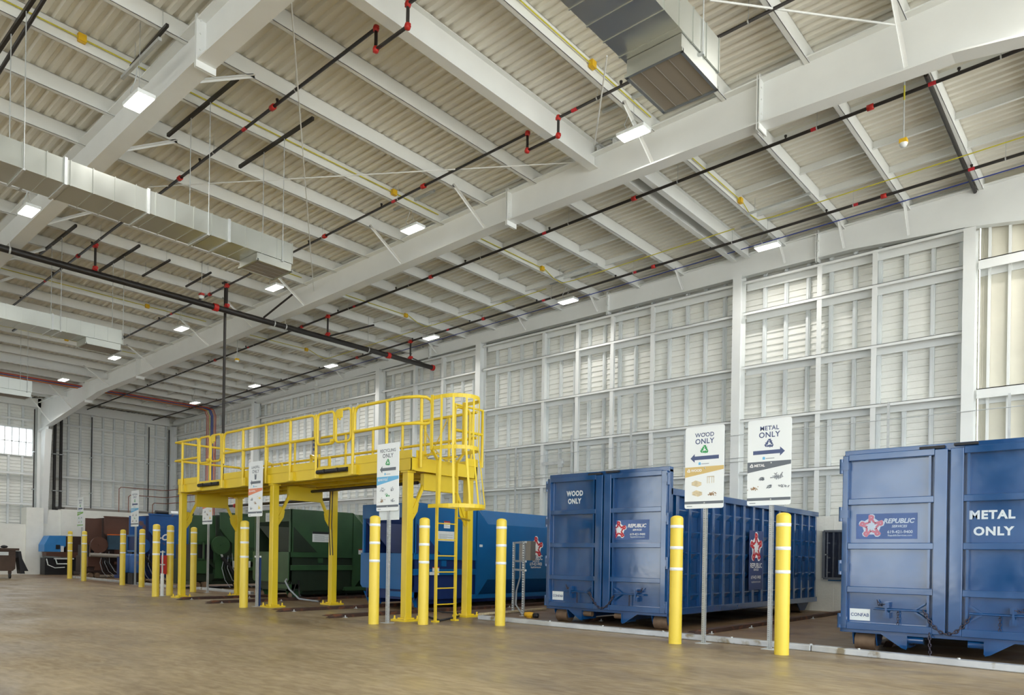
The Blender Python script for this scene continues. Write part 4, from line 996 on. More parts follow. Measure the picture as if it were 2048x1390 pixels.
# ================================================================== YELLOW PLATFORM
PY0, PY1, PXa, PXb = 8.98, 10.72, -19.75, -10.35
PL = thing('access_platform', 'long raised yellow steel platform on legs with handrails and caged ladder', 'platform', (-15.05, PY0, 0))
def part(mb, name, m='yell', bevel=0.0, label=None, parent=None): return mb.build(name, m, parent or PL, bevel=bevel, label=label)
for x in (-19.63, -15.1, -10.5):
    for y in (PY0 + .07, PY1 - .07):
        lg = part(MB().box(x - .075, x + .075, y - .075, y + .075, .02, 2.78), 'leg', bevel=.008)
        bp_ = MB().box(x - .2, x + .2, y - .2, y + .2, 0, .035).box(x - .11, x + .11, y - .11, y + .11, .035, .06)
        for sx in (-1, 1):
            for sy in (-1, 1): bp_.cyl((x + sx * .15, y + sy * .15, .03), (x + sx * .15, y + sy * .15, .1), .016, 8).cyl((x + sx * .15, y + sy * .15, .035), (x + sx * .15, y + sy * .15, .055), .03, 6)
        part(bp_, 'base_plate', parent=lg)
        part(MB().box(x - .1, x + .1, y - .1, y + .1, 2.76, 2.79), 'cap_plate', parent=lg)
    yc = (PY0 + PY1) / 2
    fr = Fr((x, 0, 0), (0, 1, 0))
    part(MB().poly(fr, [(PY0 + .16, 2.76), (PY1 - .16, 2.76), (PY1 - .16, 2.66), (yc + .42, 2.42), (yc - .42, 2.42), (PY0 + .16, 2.66)][::-1] if False else [(yc - .45, 2.46), (yc + .45, 2.46), (yc + .45, 2.78), (yc - .45, 2.78)], -.05, .05), 'cross_beam')
    for s, yy in ((1, PY0 + .14), (-1, PY1 - .14)):
        part(MB().bar((x, yy + s * .04, 2.02), (x, yc - s * .38, 2.64), .05, .06), 'knee_brace')
        part(MB().poly(fr, [(yy, 1.8), (yy, 2.3), (yy + s * .1, 2.3), (yy + s * .2, 2.2), (yy + s * .17, 2.05)], -.006, .006), 'gusset')
# deck frame
m = MB()
for y in (PY0, PY1 - .09):
    m.box(PXa - .03, PXb + .03, y, y + .012 if y < 10 else y + .09, 2.79, 3.03)
m.box(PXa - .03, PXb + .03, PY0, PY0 + .09, 3.02, 3.04).box(PXa - .03, PXb + .03, PY0, PY0 + .09, 2.79, 2.805)
part(m, 'side_beam', bevel=.004)
for x in (PXa - .03, PXb): part(MB().box(x, x + .03, PY0, PY1, 2.79, 3.04), 'end_beam')
m = MB()
for k in range(1, 12): xx = PXa + (PXb - PXa) * k / 12; m.box(xx - .035, xx + .035, PY0 + .09, PY1 - .09, 2.84, 3.0)
for yy in (PY0 + .55, PY1 - .55): m.box(PXa, PXb, yy - .03, yy + .03, 2.82, 2.95)
part(m, 'joist')
part(MB().box(PXa, PXb, PY0 + .02, PY1 - .02, 3.0, 3.03), 'deck_plate')
# toe boards and gates along the front
posts = [-19.45, -18.55, -17.32, -16.32, -15.3, -14.3, -13.32, -12.05, -11.0]
for a, b in ((-19.78, -18.6), (-17.3, -13.4), (-12.0, -10.32)):
    part(MB().box(a, b, PY0 - .012, PY0, 3.02, 3.17), 'toe_board')
for bb in ((PXa, PXb, PY1, PY1 + .012), (PXa - .042, PXa - .03, PY0, PY1), (PXb + .03, PXb + .042, PY0 + .1, PY0 + .35), (PXb + .03, PXb + .042, PY1 - .35, PY1)):
    part(MB().box(*bb, 3.02, 3.17), 'toe_board')
for a, b in ((-18.5, -17.4), (-13.25, -12.15)):
    g = part(MB().box(a, b, PY0 - .05, PY0 + .0, 2.98, 3.03), 'gate_sill')
    part(MB().cyl((a + .03, PY0 - .07, 2.93), (b - .03, PY0 - .07, 2.93), .045, 12).box(a + .3, a + .34, PY0 - .13, PY0 - .02, 2.9, 2.97).box(b - .34, b - .3, PY0 - .13, PY0 - .02, 2.9, 2.97), 'hydraulic_cylinder', 'blk', parent=g, label='black cylinder under the gate')
rt, rm, rr = 4.15, 3.66, .03
yF = PY0 - .045
for x in posts:
    part(MB().cyl((x, yF, 2.82), (x, yF, rt), rr, 12), 'rail_post')
    part(MB().box(x - .13, x + .13, yF - .01, yF + .045, 2.81, 3.0), 'post_bracket')
def rnd_loop(fx, a, b, z0, z1, rad=.1):
    pts = []
    for cx_, cz_, s in ((b - rad, z1 - rad, 0), (a + rad, z1 - rad, PI / 2), (a + rad, z0 + rad, PI), (b - rad, z0 + rad, 1.5 * PI)):
        pts += [(cx_ + rad * math.cos(s + PI / 2 * k / 5), cz_ + rad * math.sin(s + PI / 2 * k / 5)) for k in range(6)]
    return [fx(p, q) for p, q in pts]
ff = lambda p, q: Vector((p, yF, q))
# left bay open ended, middle run, right run with bent return
part(MB().tube([(-19.85, yF, rt), (-18.68, yF, rt), (-18.6, yF, rt - .03), (-18.57, yF, rt - .12), (-18.57, yF, rm + .0)], rr, 10).cyl((-19.85, yF, rm), (-18.57, yF, rm), rr, 10), 'handrail')
part(MB().tube([(-17.25, yF, 3.4), (-17.25, yF, rt - .12), (-17.2, yF, rt - .03), (-17.1, yF, rt), (-13.5, yF, rt), (-13.4, yF, rt - .03), (-13.36, yF, rt - .12), (-13.36, yF, rm)], rr, 10).cyl((-17.25, yF, rm), (-13.36, yF, rm), rr, 10), 'handrail')
for a, b in ((-18.5, -17.95), (-17.9, -17.38), (-13.27, -12.68), (-12.63, -12.12)):
    part(MB().tube(rnd_loop(ff, a, b, 3.5, rt + .0), rr * .9, 10, closed=True), 'swing_gate')
for xx in (-17.72, -12.45):
    part(MB().box(xx - .1, xx + .08, yF - .045, yF - .02, 3.98, 4.13).box(xx - .02, xx + .02, yF - .05, yF - .02, 3.94, 4.0), 'gate_latch')
for xx in (-17.85, -12.58): part(MB().box(xx - .18, xx - .08, yF - .05, yF - .02, 3.52, 3.58), 'gate_stop')
xr = PXb + .15
top = [(-12.0, yF, rm), (-12.0, yF, rt - .12), (-11.95, yF, rt - .03), (-11.85, yF, rt), (-10.75, yF, rt), (-10.55, yF, rt), (-10.25, yF + .12, rt), (xr + .02, yF + .25, rt), (xr + .05, yF + .33, rt - .04), (xr + .06, yF + .36, rt - .12), (xr + .06, yF + .36, rm + .1), (xr + .04, yF + .33, rm + .03), (xr, yF + .26, rm), (-10.25, yF + .12, rm), (-10.55, yF, rm), (-12.0, yF, rm)]
part(MB().tube(top, rr, 10), 'handrail')
part(MB().cyl((xr - .05, yF + .2, 2.85), (xr - .05, yF + .2, rt), rr, 12), 'rail_post')
yB = PY1 + .045
for x in [-19.6, -18.35, -17.0, -15.9, -14.8, -13.75, -12.7, -11.95, -11.2, -10.55]:
    part(MB().cyl((x, yB, 2.85), (x, yB, rt - .02), rr, 12), 'rail_post')
part(MB().cyl((-19.78, yB, rt), (-10.4, yB, rt), rr, 10).cyl((-19.78, yB, rm - .03), (-10.4, yB, rm - .03), rr, 10), 'handrail')
part(MB().cyl((PXa - .06, yF, rt), (PXa - .06, yB, rt), rr, 10).cyl((PXa - .06, yF, rm), (PXa - .06, yB, rm), rr, 10).cyl((PXa - .06, PY0 + .9, 3.0), (PXa - .06, PY0 + .9, rt), rr, 10), 'handrail')
# chained opening at the back
m = chain(sag((-12.0, yB - .06, 4.1), (-11.2, yB - .06, 3.2), .12), 30, .006, .045); m.build('chain', 'yell', PL, label='yellow safety chain')
m = chain(sag((-11.2, yB - .06, 4.1), (-12.0, yB - .06, 3.2), .12), 30, .006, .045); m.build('chain', 'yell', PL, label='yellow safety chain')
# little inner frames with equipment
for xa in (-17.45, -15.4):
    m = MB()
    for a, b in (((xa, 3.03), (xa, 3.62)), ((xa + .3, 3.03), (xa + .3, 3.5)), ((xa + .75, 3.03), (xa + .75, 3.5)), ((xa, 3.6), (xa + .3, 3.5)), ((xa + .3, 3.5), (xa + .75, 3.5)), ((xa + .3, 3.28), (xa + .75, 3.28))):
        m.bar((a[0], 10.2, a[1]), (b[0], 10.2, b[1]), .05, .05)
    part(m, 'chute_frame')
cb = part(MB().box(-13.62, -13.42, PY0 + .05, PY0 + .13, 3.35, 3.85), 'control_box', 'grille', label='grey push-button control box')
m = MB()
for k in range(4): m.cyl((-13.52, PY0 + .05, 3.45 + k * .1), (-13.52, PY0 + .03, 3.45 + k * .1), .03, 10)
m.build('button', 'dnavy', cb); MB().tube([(-13.55, PY0 + .08, 3.35), (-13.5, PY0 + .07, 3.15), (-13.42, PY0 + .05, 3.0)], .012, 6).tube([(-13.5, PY0 + .08, 3.35), (-13.42, PY0 + .07, 3.2), (-13.4, PY0 + .05, 3.0)], .012, 6).build('cable', 'blk', cb)
part(MB().cyl((-15.5, 10.0, 2.7), (-11.3, 10.0, 2.7), .035, 10), 'hung_pipe', 'black', label='black pipe hung under the deck')
part(MB().tube([(-14.6, 10.2, 2.7), (-14.63, 10.2, 1.9), (-14.7, 10.3, 1.2)], .012, 6).tube([(-14.5, 10.2, 2.7), (-14.52, 10.2, 1.9), (-14.6, 10.3, 1.2)], .012, 6), 'hanging_cable', 'blk', label='black hanging cable')
# ladder with cage
LX = -9.95; ly0, ly1 = 9.28, 9.78
LD = part(MB(), 'ladder') if False else None
lad = thing('ladder', None, None, (LX, ly0, 0)); lad.parent = PL; lad.location = Vector((LX, ly0, 0)) - PL.location
for k in ('label', 'category'):
    if k in lad: del lad[k]
def lp(mb, name, bevel=0.0): return mb.build(name, 'yell', lad, bevel=bevel)
for y in (ly0, ly1):
    off = -.16 if y == ly0 else .16
    m = MB().box(LX - .03, LX + .03, y - .012, y + .012, .03, 3.0).box(LX - .03, LX + .03, y + off - .012, y + off + .012, 3.15, 4.15)
    m.bar((LX, y, 2.98), (LX, y + off, 3.17), .024, .06, up=(1, 0, 0)).box(LX - .06, LX + .06, y - .05, y + .05, 0, .03)
    lp(m, 'stile')
for k in range(10):
    z = .32 + .3 * k; lp(MB().cyl((LX, ly0, z), (LX, ly1, z), .011, 8), 'rung')
yc = (ly0 + ly1) / 2
def hoop(z, hw, dp, x0=LX):
    pts = [(x0, yc - hw)] + [(x0 + dp * .35 + dp * .65 * math.sin(a), yc - hw * math.cos(a)) for a in [PI * k / 16 for k in range(17)]] + [(x0, yc + hw)]
    m = MB()
    for (xa, ya), (xb, yb_) in zip(pts, pts[1:]):
        m.plate([(xa, ya, z - .035), (xb, yb_, z - .035), (xb, yb_, z + .035), (xa, ya, z + .035)], .006)
    lp(m, 'cage_hoop'); return pts
h1 = hoop(4.1, .39, .66); h2 = hoop(3.18, .39, .66); h2b = hoop(2.12, .47, .82)
for k in (1, 4, 7, 9, 12, 15):
    (xa, ya), (xb, yb_), (xc, yc_) = h1[k], h2[k], h2b[k]
    lp(MB().bar((xa, ya, 4.12), (xb, yb_, 3.18), .04, .008, up=(xb - LX, yb_ - yc, 0)).bar((xb, yb_, 3.18), (xc, yc_, 2.12), .04, .008, up=(xb - LX, yb_ - yc, 0)), 'cage_bar')
for z in (3.1, 1.7):
    for y in (ly0, ly1): lp(MB().box(PXb + .03, LX, y - .02, y + .02, z - .015, z + .015) if z > 2 else MB().bar((PXb - .07, PY1 - .1, 1.95), (LX, ly1, 1.95), .03, .03), 'stand_off')
part(MB().tube([(xr, 9.95, 3.0), (xr, 9.95, rt), (xr, PY1, rt), (xr, PY1, 3.0)], rr, 10).cyl((xr, 9.95, rm), (xr, PY1, rm), rr, 10), 'handrail')
part(MB().tube(rnd_loop(lambda p, q: Vector((LX - .05, p, q)), 9.75, 10.15, 3.3, 4.05), rr * .8, 8, closed=True), 'ladder_gate')

# ================================================================== COMPACTORS
def notice(parent, fr, a0, a1, b0, b1, m='stk', name='notice', head=None, lines=4, c=.003):
    n = MB().fbox(fr, a0, a1, b0, b1, .0005, c).build(name, m, parent)
    if head: MB().fbox(fr, a0, a1, b1 - (b1 - b0) * .22, b1, c, c + .001).build('notice_head', head, n)
    k = MB(); w_ = a1 - a0; h_ = b1 - b0
    for i in range(lines):
        z = b1 - h_ * (.34 + .6 * i / lines)
        k.fbox(fr, a0 + w_ * .08, a0 + w_ * (.55 if i % 2 else .9), z - h_ * .035, z, c, c + .001)
    k.build('notice_print', 'blk' if m == 'stky' else 'stkt', n)
    return n
def compactor(x0, x1, yf, ztop, yb, m, md, label, roll_m='rust'):
    t = thing('compactor', label, 'compactor', ((x0 + x1) / 2, yf, 0)); W = x1 - x0
    yh = yf + 2.05                    # hopper depth
    b = lambda mb, n, mm=None, **k: mb.build(n, mm or m, t, **k)
    # hopper frame
    mb = MB().box(x0, x0 + .05, yf, yf + .06, 1.27, ztop).box(x1 - .07, x1, yf, yf + .06, 1.27, ztop).box(x0, x1, yf - .005, yf + .03, ztop - .33, ztop)
    b(mb, 'hopper_frame', bevel=.006)
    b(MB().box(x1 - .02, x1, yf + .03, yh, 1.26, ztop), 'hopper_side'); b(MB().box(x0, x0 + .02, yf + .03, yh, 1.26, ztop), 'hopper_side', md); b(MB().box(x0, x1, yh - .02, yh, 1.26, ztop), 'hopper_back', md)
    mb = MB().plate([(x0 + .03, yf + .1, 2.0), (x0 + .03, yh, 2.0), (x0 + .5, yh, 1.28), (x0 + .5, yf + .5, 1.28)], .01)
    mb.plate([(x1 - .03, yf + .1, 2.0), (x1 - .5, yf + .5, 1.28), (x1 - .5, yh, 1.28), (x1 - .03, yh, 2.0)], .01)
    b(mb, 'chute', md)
    b(MB().plate([(x1 + .002, yf + .1, 1.95), (x1 + .002, yf + .85, 1.27), (x1 + .002, yf + .1, 1.27)], .008), 'corner_plate', md)
    # front apron
    fr = Fr((0, yf - .02, 0))
    b(MB().poly(fr, [(x0, 1.27), (x1, 1.27), (x1, .52), (x1 - .12, .38), (x1 - .12, .45), (x0 + .08, .45), (x0, .52)], -.01, .02), 'front_panel', bevel=.003)
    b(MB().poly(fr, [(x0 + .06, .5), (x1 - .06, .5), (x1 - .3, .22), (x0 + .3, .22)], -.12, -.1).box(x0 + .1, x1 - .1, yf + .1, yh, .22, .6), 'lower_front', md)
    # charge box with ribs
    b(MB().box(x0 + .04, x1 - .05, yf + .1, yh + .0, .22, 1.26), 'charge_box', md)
    mb = MB()
    for z0, z1 in ((1.13, 1.27), (.78, .92)): mb.box(x1 - .05, x1 + .0, yf + .03, yh + .0, z0, z1)
    b(mb, 'side_rib', bevel=.005)
    b(MB().box(x1 - .05, x1 - .01, yf + .9, yf + 1.05, .98, 1.12), 'lug')
    # octagonal receiver box
    zo_ = ztop - .02; cx_ = .38
    P = [(x0 + .02, .66), (x0 + .4, .22), (x1 - .4, .22), (x1 + .0, .66), (x1 + .0, zo_ - .36), (x1 - .3, zo_), (x0 + .3, zo_), (x0 + .02, zo_ - .36)]
    mb = MB(); y0 = yh + .02; n = 8
    P2 = [(x0, .22), (x0, .22), (x1, .22), (x1, .22), (x1, zo_), (x1, zo_), (x0, zo_), (x0, zo_)]
    P2 = [(x0 + .02, .24), (x0 + .4, .22), (x1 - .4, .22), (x1, .24), (x1, zo_ - .01), (x1 - .3, zo_), (x0 + .3, zo_), (x0 + .02, zo_ - .01)]
    vs = [(a, y0, z) for a, z in P2] + [(a, y0 + .38, z) for a, z in P] + [(a, yb, z) for a, z in P]
    f = [tuple(range(8)), tuple(range(16, 24))[::-1]]
    for r_ in (0, 8):
        for i in range(8): f.append((r_ + i, r_ + 8 + i, r_ + 8 + (i + 1) % 8, r_ + (i + 1) % 8))
    mb.add(vs, f); b(mb, 'receiver_box')
    b(MB().box(x1 - .03, x1 + .02, y0 - .03, y0, .24, zo_), 'seam_flange')
    b(MB().box(x1 - .35, x1 - .27, yf + .3, yb, .1, .22).box(x0 + .27, x0 + .35, yf + .3, yb, .1, .22), 'under_rail', md)
    b(MB().box(x1 - .1, x1 + .015, y0 - .3, yb, .2, .3), 'side_skid')
    for u in (.08, .86):
        xx = x0 + W * u
        b(MB().cyl((xx - .1, yf + .28, .1), (xx + .1, yf + .28, .1), .1, 20), 'roller', roll_m)
        b(MB().poly(Fr((xx + .12, 0, 0), (0, 1, 0)), [(yf + .05, .36), (yf + .2, .05), (yf + .36, .05), (yf + .55, .3)], -.01, .01).poly(Fr((xx - .12, 0, 0), (0, 1, 0)), [(yf + .05, .36), (yf + .2, .05), (yf + .36, .05), (yf + .55, .3)], -.01, .01), 'roller_bracket')
    b(MB().box(x0 + W * .55, x1 - .05, yf + .02, yf + .3, .28, .4), 'hook_bar')
    b(MB().cyl((x1 - .3, yf + .15, .3), (x1 - .05, yf + .15, .3), .05, 12), 'coupler')
    # hydraulic hoses
    b(MB().tube([(x1 + .02, yf + .25, .5), (x1 + .12, yf + .2, .48), (x1 + .3, yf + .1, .3), (x1 + .65, yf - .1, .08), (x1 + 1.1, yf - .1, .03), (x1 + 1.45, yf + .0, .03)], .018, 8), 'hose', 'blk')
    b(MB().tube([(x1 + .02, yf + .18, .42), (x1 + .06, yf + .1, .25), (x1 + .3, yf - .1, .08), (x1 + .8, yf - .1, .03)], .013, 8), 'hose', 'blk')
    return t
BC = compactor(-14.27, -12.45, 10.9, 2.41, 18.6, 'cblue', 'cblue_d', 'blue trash compactor with long eight-sided box, behind the ladder end of the platform')
fF = Fr((0, 10.868, 0)); fS = Fr((-12.445, 0, 0), (0, 1, 0))
notice(BC, fF, -12.98, -12.8, .78, 1.14, 'stky', lines=5); notice(BC, fF, -12.68, -12.49, .62, 1.18, 'stk', head='sky', lines=6)
q = lambda a, b: on(a, b, 0, -12.445)
a, b_ = q(876, 1062), q(908, 1083); notice(BC, fS, a.y, b_.y, b_.z, a.z, lines=5)
a, b_ = q(888, 1042), q(900, 1057); notice(BC, fS, a.y, b_.y, b_.z, a.z, head='cred', lines=3)
a, b_ = q(865, 1134), q(878, 1143); notice(BC, fS, a.y, b_.y, b_.z, a.z, head='cred', lines=2)
a, b_ = q(859, 1144), q(878, 1150); notice(BC, fS, a.y, b_.y, b_.z, a.z, lines=2)
a, b_ = q(959, 1089), q(965, 1094); notice(BC, fS, a.y, b_.y, b_.z, a.z, lines=1)
pc = q(1072, 1095); star_logo(BC, fS, pc.y, pc.z, .28, c=.006)
m = MB(); text_mesh(m, 'REPUBLIC', fS, pc.y, q(1072, 1119.5).z, .17, .004, c=.006, wscale=.75); text_mesh(m, 'SERVICES', fS, pc.y, q(1072, 1124).z, .07, .001, c=.006)
text_mesh(m, '619-421-9400', fS, pc.y, q(1072, 1131).z, .12, .002, c=.006, wscale=.75); text_mesh(m, 'RepublicServices.com', fS, pc.y, q(1072, 1136).z, .07, .001, c=.006, wscale=.7); m.build('decal_lettering', 'white', BC)
GC = compactor(-19.2, -17.38, 10.9, 2.42, 18.6, 'green', 'green_d', 'green trash compactor standing behind the middle legs of the platform', 'rust')
fS = Fr((-17.375, 0, 0), (0, 1, 0)); q = lambda a, b: on(a, b, 0, -17.375)
notice(GC, fF, -18.1, -17.86, .86, 1.14, 'stky', lines=5); notice(GC, fF, -17.82, -17.6, .7, 1.14, 'stk', head=None, lines=6)
notice(GC, Fr((0, 10.89, 0)), -18.6, -18.05, 2.1, 2.34, 'stk', lines=4)
a, b_ = q(625, 1063), q(668, 1085); notice(GC, fS, a.y, b_.y, b_.z, a.z, head='blk', lines=6)
a, b_ = q(717, 1098), q(735, 1109); notice(GC, fS, a.y, b_.y, b_.z, a.z, head='cred', lines=2)
MB().tube([(-17.2, 10.7, .55), (-17.1, 10.6, .5), (-16.9, 10.6, .3), (-16.6, 10.7, .06), (-15.9, 10.8, .03)], .022, 8).build('hose', 'stkt', GC)
# cart-tipping compactors farther left, their long sides facing right
def tipper(label, m, md, Xp, y0, W, top, ha, da, dz, dr):
    """a runs along the long side (world y), b up, c out of the side (world x)"""
    t = thing('tipping_compactor', label, 'compactor', (Xp - .9, y0, 0)); fr = Fr((Xp, y0, 0), (0, 1, 0))
    b = lambda mb, n, mm=None, **k: mb.build(n, mm or m, t, **k)
    tube = lambda pts, r: MB().tube([fr(*p) for p in pts], r, 8)
    b(MB().fbox(fr, .0, ha + .02, 1.5, top - .1, -.42, -.36), 'rear_plate', m)
    b(MB().poly(fr, [(ha, top), (W, top), (W, 1.05), (ha + .45, 1.05), (ha + .45, 1.55), (ha + .3, 1.68), (ha, 2.05)], -.06, 0), 'hopper_side', bevel=.004)
    b(MB().fbox(fr, ha - .02, W, top - .04, top + .02, -.06, .04), 'rim')
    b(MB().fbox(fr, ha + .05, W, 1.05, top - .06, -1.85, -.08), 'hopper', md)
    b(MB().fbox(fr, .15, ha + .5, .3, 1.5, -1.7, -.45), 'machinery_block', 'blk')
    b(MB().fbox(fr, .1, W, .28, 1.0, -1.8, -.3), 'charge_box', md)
    for z in (.98, .68): b(MB().fbox(fr, ha + .45, W, z - .06, z + .06, -.3, .02), 'side_rib')
    b(MB().cyl(fr(da, dz, .02), fr(da, dz, .14), dr, 32).cyl(fr(da, dz, .14), fr(da, dz, .17), .05, 12), 'arm_disk')
    b(MB().poly(fr, [(da - .1, dz), (da + .1, dz), (da + .22, .35), (da - .12, .35)], -.2, -.05), 'swing_arm', m)
    r = b(tube([(da + .05, 1.08, .1), (da + .62, .38, .1)], .065), 'hydraulic_ram', 'blk')
    MB().cyl(fr(da, dz - .25, .1), fr(da + .1, 1.02, .1), .035, 10).build('ram_rod', 'zinc', r)
    for k in range(5):
        b(tube([(da + .15 + k * .07, 1.05 + .04 * k, .06), (da + .02 + .1 * k, .7, .16), (da + .12 + .13 * k, .3, .2), (da + .35 + .2 * k, .04, .12)], .013), 'hose', 'blk' if k % 2 else 'stkt')
    a0 = .06
    mb = MB()
    for q_ in ((a0, a0 + .04, 1.0, 1.6), (a0 + .24, a0 + .28, 1.0, 1.6), (a0, a0 + .28, 1.56, 1.6), (a0, a0 + .28, .98, 1.02)): mb.fbox(fr, q_[0], q_[1], q_[2], q_[3], -.05, .03)
    b(mb, 'cart_cradle')
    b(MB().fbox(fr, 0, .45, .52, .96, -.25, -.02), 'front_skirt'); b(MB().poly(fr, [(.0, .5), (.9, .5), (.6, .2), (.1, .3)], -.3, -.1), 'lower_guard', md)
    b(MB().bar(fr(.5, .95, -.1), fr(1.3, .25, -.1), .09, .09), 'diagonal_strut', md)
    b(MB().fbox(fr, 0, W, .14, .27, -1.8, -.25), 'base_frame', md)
    for a_ in (.12, .4, 1.6): b(MB().cyl(fr(a_, .12, -.2), fr(a_, .12, -.02), .12, 18), 'roller', 'rust')
    return t, fr
T1, f1 = tipper('dark green compactor with round arm disk behind the left bay of the platform', 'green', 'green_d', -24.0, 11.47, 5.5, 2.58, .88, .86, 1.48, .31)
m = MB(); text_mesh(m, 'ACTION', f1, 1.55, 1.32, .16, .004, c=.004, align='LEFT'); m.build('lettering', 'green_d', T1)
MB().fbox(f1, 1.35, 2.0, .72, .95, .02, .03).build('worn_label', 'stk', T1)
T2, f2 = tipper('worn blue compactor with white lettering, left of the first platform leg', 'blue3', 'cblue_d', -30.0, 11.9, 5.2, 2.72, .6, .3, 1.45, .3)
m = MB(); text_mesh(m, 'Y-C', f2, .75, 1.7, .34, .012, c=.004, shear=.3, align='LEFT'); text_mesh(m, 'S', f2, 1.75, 1.7, .34, .012, c=.004, shear=.3, align='LEFT'); m.build('lettering', 'white', T2)
for a_, L, mm in ((1.0, .5, 'blk'), (1.6, .3, 'sign'), (1.95, .6, 'blk')): MB().cyl(f2(a_, 2.82, -.4), f2(a_ + L, 2.82, -.4), .08, 12).build('rolled_cover', mm, T2)
T3, f3 = tipper('brown compactor with round arm disk behind the far bollards', 'brown', 'brown_d', -36.0, 12.36, 5.0, 2.8, .66, .42, 1.5, .36)
MB().fbox(f3, .78, 1.25, 1.3, 1.95, .02, .25).build('tool_chest', 'teal', T3); MB().fbox(f3, .78, 1.25, 1.95, 1.99, .0, .27).build('chest_lid', 'cora', T3)
MB().cyl(f3(.0, 1.05, .2), f3(1.3, 1.0, .2), .09, 12).build('hydraulic_ram', 'grille', T3)
# power unit and drums in front of it
for i, (px_a, lab) in enumerate(((257, 'left one'), (272, 'right one'))):
    p = on(px_a, 1120, 1, 11.5); t = thing('drum', 'upright worn blue drum between two far bollards, ' + lab, 'drum', (p.x, 11.5, 0)); zz = .42
    MB().lathe((p.x, 11.5, zz), [(0, 0), (.2, 0), (.22, .04), (.22, .62), (.18, .7), (0, .72)], 18).build('shell', 'blue3', t); MB().box(p.x - .22, p.x + .22, 11.3, 11.7, .0, zz).build('stand', 'blk', t)
p = on(262, 1100, 1, 11.76)
t = thing('blue_rack', 'bright blue upright frame above the two worn drums', 'rack', (p.x, 11.76, 0))
m = MB()
for a_, b_ in ((-.45, -.38), (.38, .45)): m.box(p.x + a_, p.x + b_, 11.76, 11.8, 0, 1.85)
for z in (1.2, 1.8): m.box(p.x - .45, p.x + .45, 11.76, 11.8, z, z + .07)
m.build('frame', 'cblue', t); MB().box(p.x - .4, p.x + .4, 11.81, 11.85, 1.2, 1.8).build('panel', 'cblue_d', t)
# blue machine by the white wall

fb = Fr((-41.3, 12.2, 0), (0, 1, 0))
t = thing('baler', 'bright blue and brown machine with dark belly before the far white wall', 'machine', (-41.9, 12.2, 0))
MB().poly(fb, [(0, 1.15), (0, 1.5), (.22, 1.95), (.95, 1.97), (.95, 1.45), (.7, 1.15)], -.9, 0).build('hood', 'lblue', t, bevel=.01)
MB().fbox(fb, .96, 2.6, 1.0, 1.95, -.9, -.02).build('charge_box', 'brown_d', t, bevel=.01)
MB().poly(fb, [(.08, .95), (1.6, .85), (1.6, 1.14), (.08, 1.14)], -.6, .02).build('belly', 'brown', t)
MB().fbox(fb, .06, 1.6, 0, .85, -.8, -.1).build('chassis', 'blk', t)
MB().tube([fb(.1, .8, 0), (fb(.15, .5, .05)), fb(.45, .35, .08), fb(.9, .38, .05)], .025, 8).tube([fb(.5, .8, 0), fb(.55, .55, .06), fb(1.1, .55, .05)], .035, 8).build('hose', 'stk', t)
MB().fbox(fb, .5, .68, 1.3, 1.5, 0, .03).build('gauge_panel', 'blk', t); MB().fbox(fb, .72, .85, 1.15, 1.45, 0, .03).build('notice', 'stk', t)
MB().fbox(fb, .45, 1.3, .78, .84, -.1, .1).build('work_shelf', 'sign', t)
# dumpster at the left edge
xf, yr = -36.3, 9.68
t = thing('dumpster', 'brown wheeled dumpster with drooping black lids at the left edge', 'dumpster', (xf - .6, yr, 0)); fd = Fr((xf, yr, 0), (0, 1, 0))
MB().poly(fd, [(-2.0, .32), (-.12, .32), (-.02, .42), (-.02, 1.2), (-2.0, 1.2)], -1.1, 0).build('bin_body', 'bin', t, bevel=.01)
MB().fbox(fd, -2.0, .1, 1.18, 1.28, -1.14, .04).build('rim', 'bin', t, bevel=.01)
MB().fbox(fd, -.02, .08, .88, 1.16, -.9, -.1).build('fork_pocket', 'blk', t)
for a_ in (-.2, -.62, -1.7):
    MB().cyl(fd(a_ - .03, .12, -.1), fd(a_ + .03, .12, -.1), .12, 16).build('caster_wheel', 'blk', t); MB().fbox(fd, a_ - .05, a_ + .05, .2, .34, -.16, -.04).build('caster_fork', 'bin', t)
for a0, a1, z1_, c0, c1 in ((.12, .55, .3, -1.05, -.55), (.06, .27, .2, -.5, .0)):
    MB().poly(fd, [(a0, 1.16), (a0 + .11, 1.16), (a1 + .06, z1_), (a1 - .1, z1_)], c0, c1).build('lid', 'lid', t)
notice(t, fd, -.62, -.28, .98, 1.12, 'stk', lines=2)
for dx, mm in ((-.3, 'blk'), (-.62, 'cblu'), (-.95, 'stk')):
    single(MB().lathe(fd(dx, 1.32, -.55), [(0, -.04), (.1, -.03), (.14, .02), (.09, .07), (0, .09)], 12), 'rubbish_bag', mm, '%s rubbish bag showing over the dumpster rim' % {'blk': 'black', 'cblu': 'blue', 'stk': 'pale'}[mm], 'bag')
# ================================================================== SMALL THINGS
p = flo(324, 1192)
t = thing('hose_stand', 'white upright pipe stand with a red extinguisher box between two bollards', 'stand', p)
MB().cyl(p, p + Z * .62, .045, 12).build('base_pipe', 'sign', t); MB().cyl(p + Z * .62, p + Z * 1.25, .02, 10).build('upper_pipe', 'zinc', t)
MB().box(p.x - .12, p.x + .12, p.y - .02, p.y + .02, .85, .88).box(p.x - .12, p.x + .12, p.y - .02, p.y + .02, 1.2, 1.23).build('cross_arm', 'zinc', t); MB().box(p.x - .16, p.x - .05, p.y + .02, p.y + .14, .6, 1.12).build('red_box', 'red', t)
MB().cyl(p, p + Z * .015, .1, 14).build('foot_plate', 'zinc', t)
a = flo(1026, 1225); b2 = flo(1046, 1232)
t = thing('equipment_stand', 'slotted steel stand with a grey box between the blue compactor and the WOOD container', 'stand', a)
zt_ = on(1026, 1084, 1, a.y).z
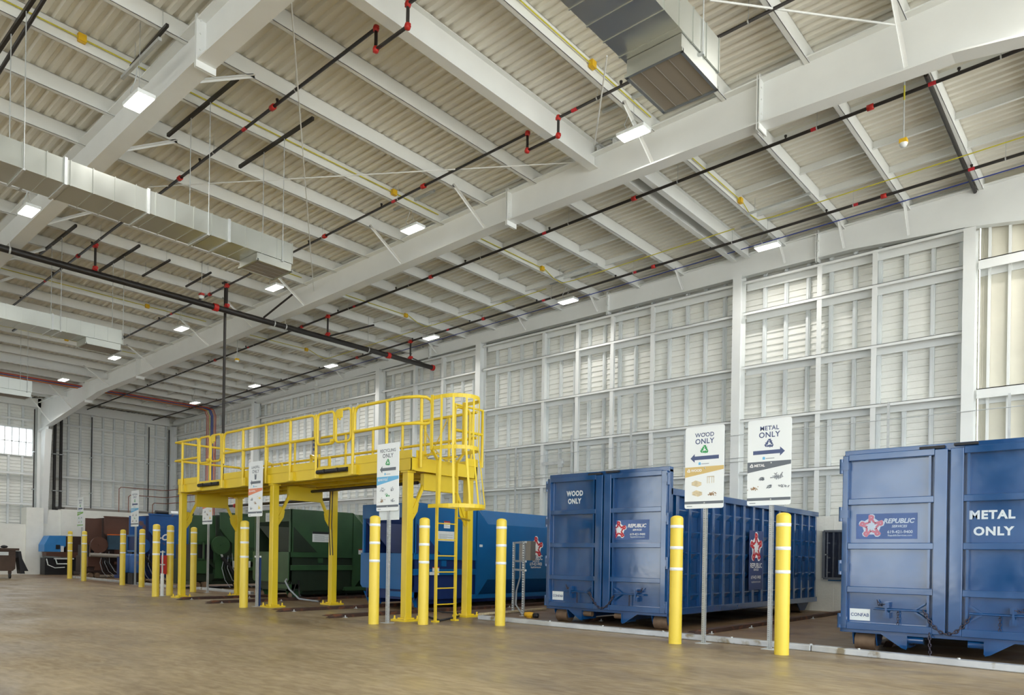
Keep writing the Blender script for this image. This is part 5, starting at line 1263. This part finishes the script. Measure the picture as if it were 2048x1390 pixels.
for p in (a, b2):
    m = MB()
    for s in (-1, 1): m.box(p.x + s * .018, p.x + s * .024, p.y - .02, p.y + .02, 0, zt_)
    k = 0
    while k < zt_ - .02: m.box(p.x - .024, p.x + .024, p.y - .022, p.y - .018, k, k + .022); k += .05
    m.box(p.x - .06, p.x + .06, p.y - .05, p.y + .05, 0, .008); m.build('upright', 'zinc', t)
for z in (zt_ - .02, zt_ - .42, .95): MB().bar((a.x, a.y, z), (b2.x + .05, b2.y, z), .04, .04).build('cross_arm', 'zinc', t)
mx_ = (a + b2) / 2
MB().box(mx_.x - .02, mx_.x + .3, mx_.y + .03, mx_.y + .2, zt_ - .4, zt_ + .01).build('control_box', 'grille', t, bevel=.006)
MB().tube([(mx_.x + .05, mx_.y, zt_ - .42), (mx_.x + .05, mx_.y, .8), (mx_.x - .05, mx_.y, .5), (mx_.x - .06, mx_.y, .2), (mx_.x + .1, mx_.y, .03), (mx_.x + .5, mx_.y - .05, .03)], .018, 8).build('cable', 'stkt', t)
p = flo(1067, 1236)
t = thing('hand_tool', 'yellow and black hand tool lying on the floor behind the kerb', 'tool', p)
MB().lathe(p + Vector((-.12, 0, .06)), [(0, -.1), (.05, -.09), (.06, 0), (.05, .1), (0, .12)], 12, (1, .2, 0)).box(p.x - .16, p.x - .04, p.y - .03, p.y + .03, .0, .06).build('tool_body', 'dwyel', t)
MB().lathe(p + Vector((.06, 0, .055)), [(0, -.06), (.05, -.05), (.05, .05), (0, .07)], 12, (1, .1, 0)).build('tool_head', 'blk', t)
m = MB().tube([flo(470, 1218) + Z * .014, flo(520, 1222) + Z * .014], .012, 6)
single(MB().tube([flo(858, 1236) + Z * .02, flo(880, 1243) + Z * .02, flo(905, 1238) + Z * .02, flo(930, 1230) + Z * .02], .02, 8), 'floor_hose', 'blk', 'black hose lying on the floor behind the ladder foot', 'hose')
p = flo(521, 1213); t = thing('short_post', 'thin dark post standing right beside the LANDFILL sign post', 'post', (p.x - .06, p.y, 0))
MB().box(p.x - .09, p.x - .03, p.y - .02, p.y + .02, 0, 1.12).build('post', 'dnavy', t); MB().box(p.x - .26, p.x - .03, p.y - .02, p.y + .02, 1.12, 1.16).build('arm', 'sign', t)
single(MB().bar(flo(960, 1231) + Z * .03, flo(1090, 1220) + Z * .03, .09, .04), 'timber_plank', 'wood', 'pale flat plank lying behind the galvanised kerb, left of the WOOD container', 'plank')
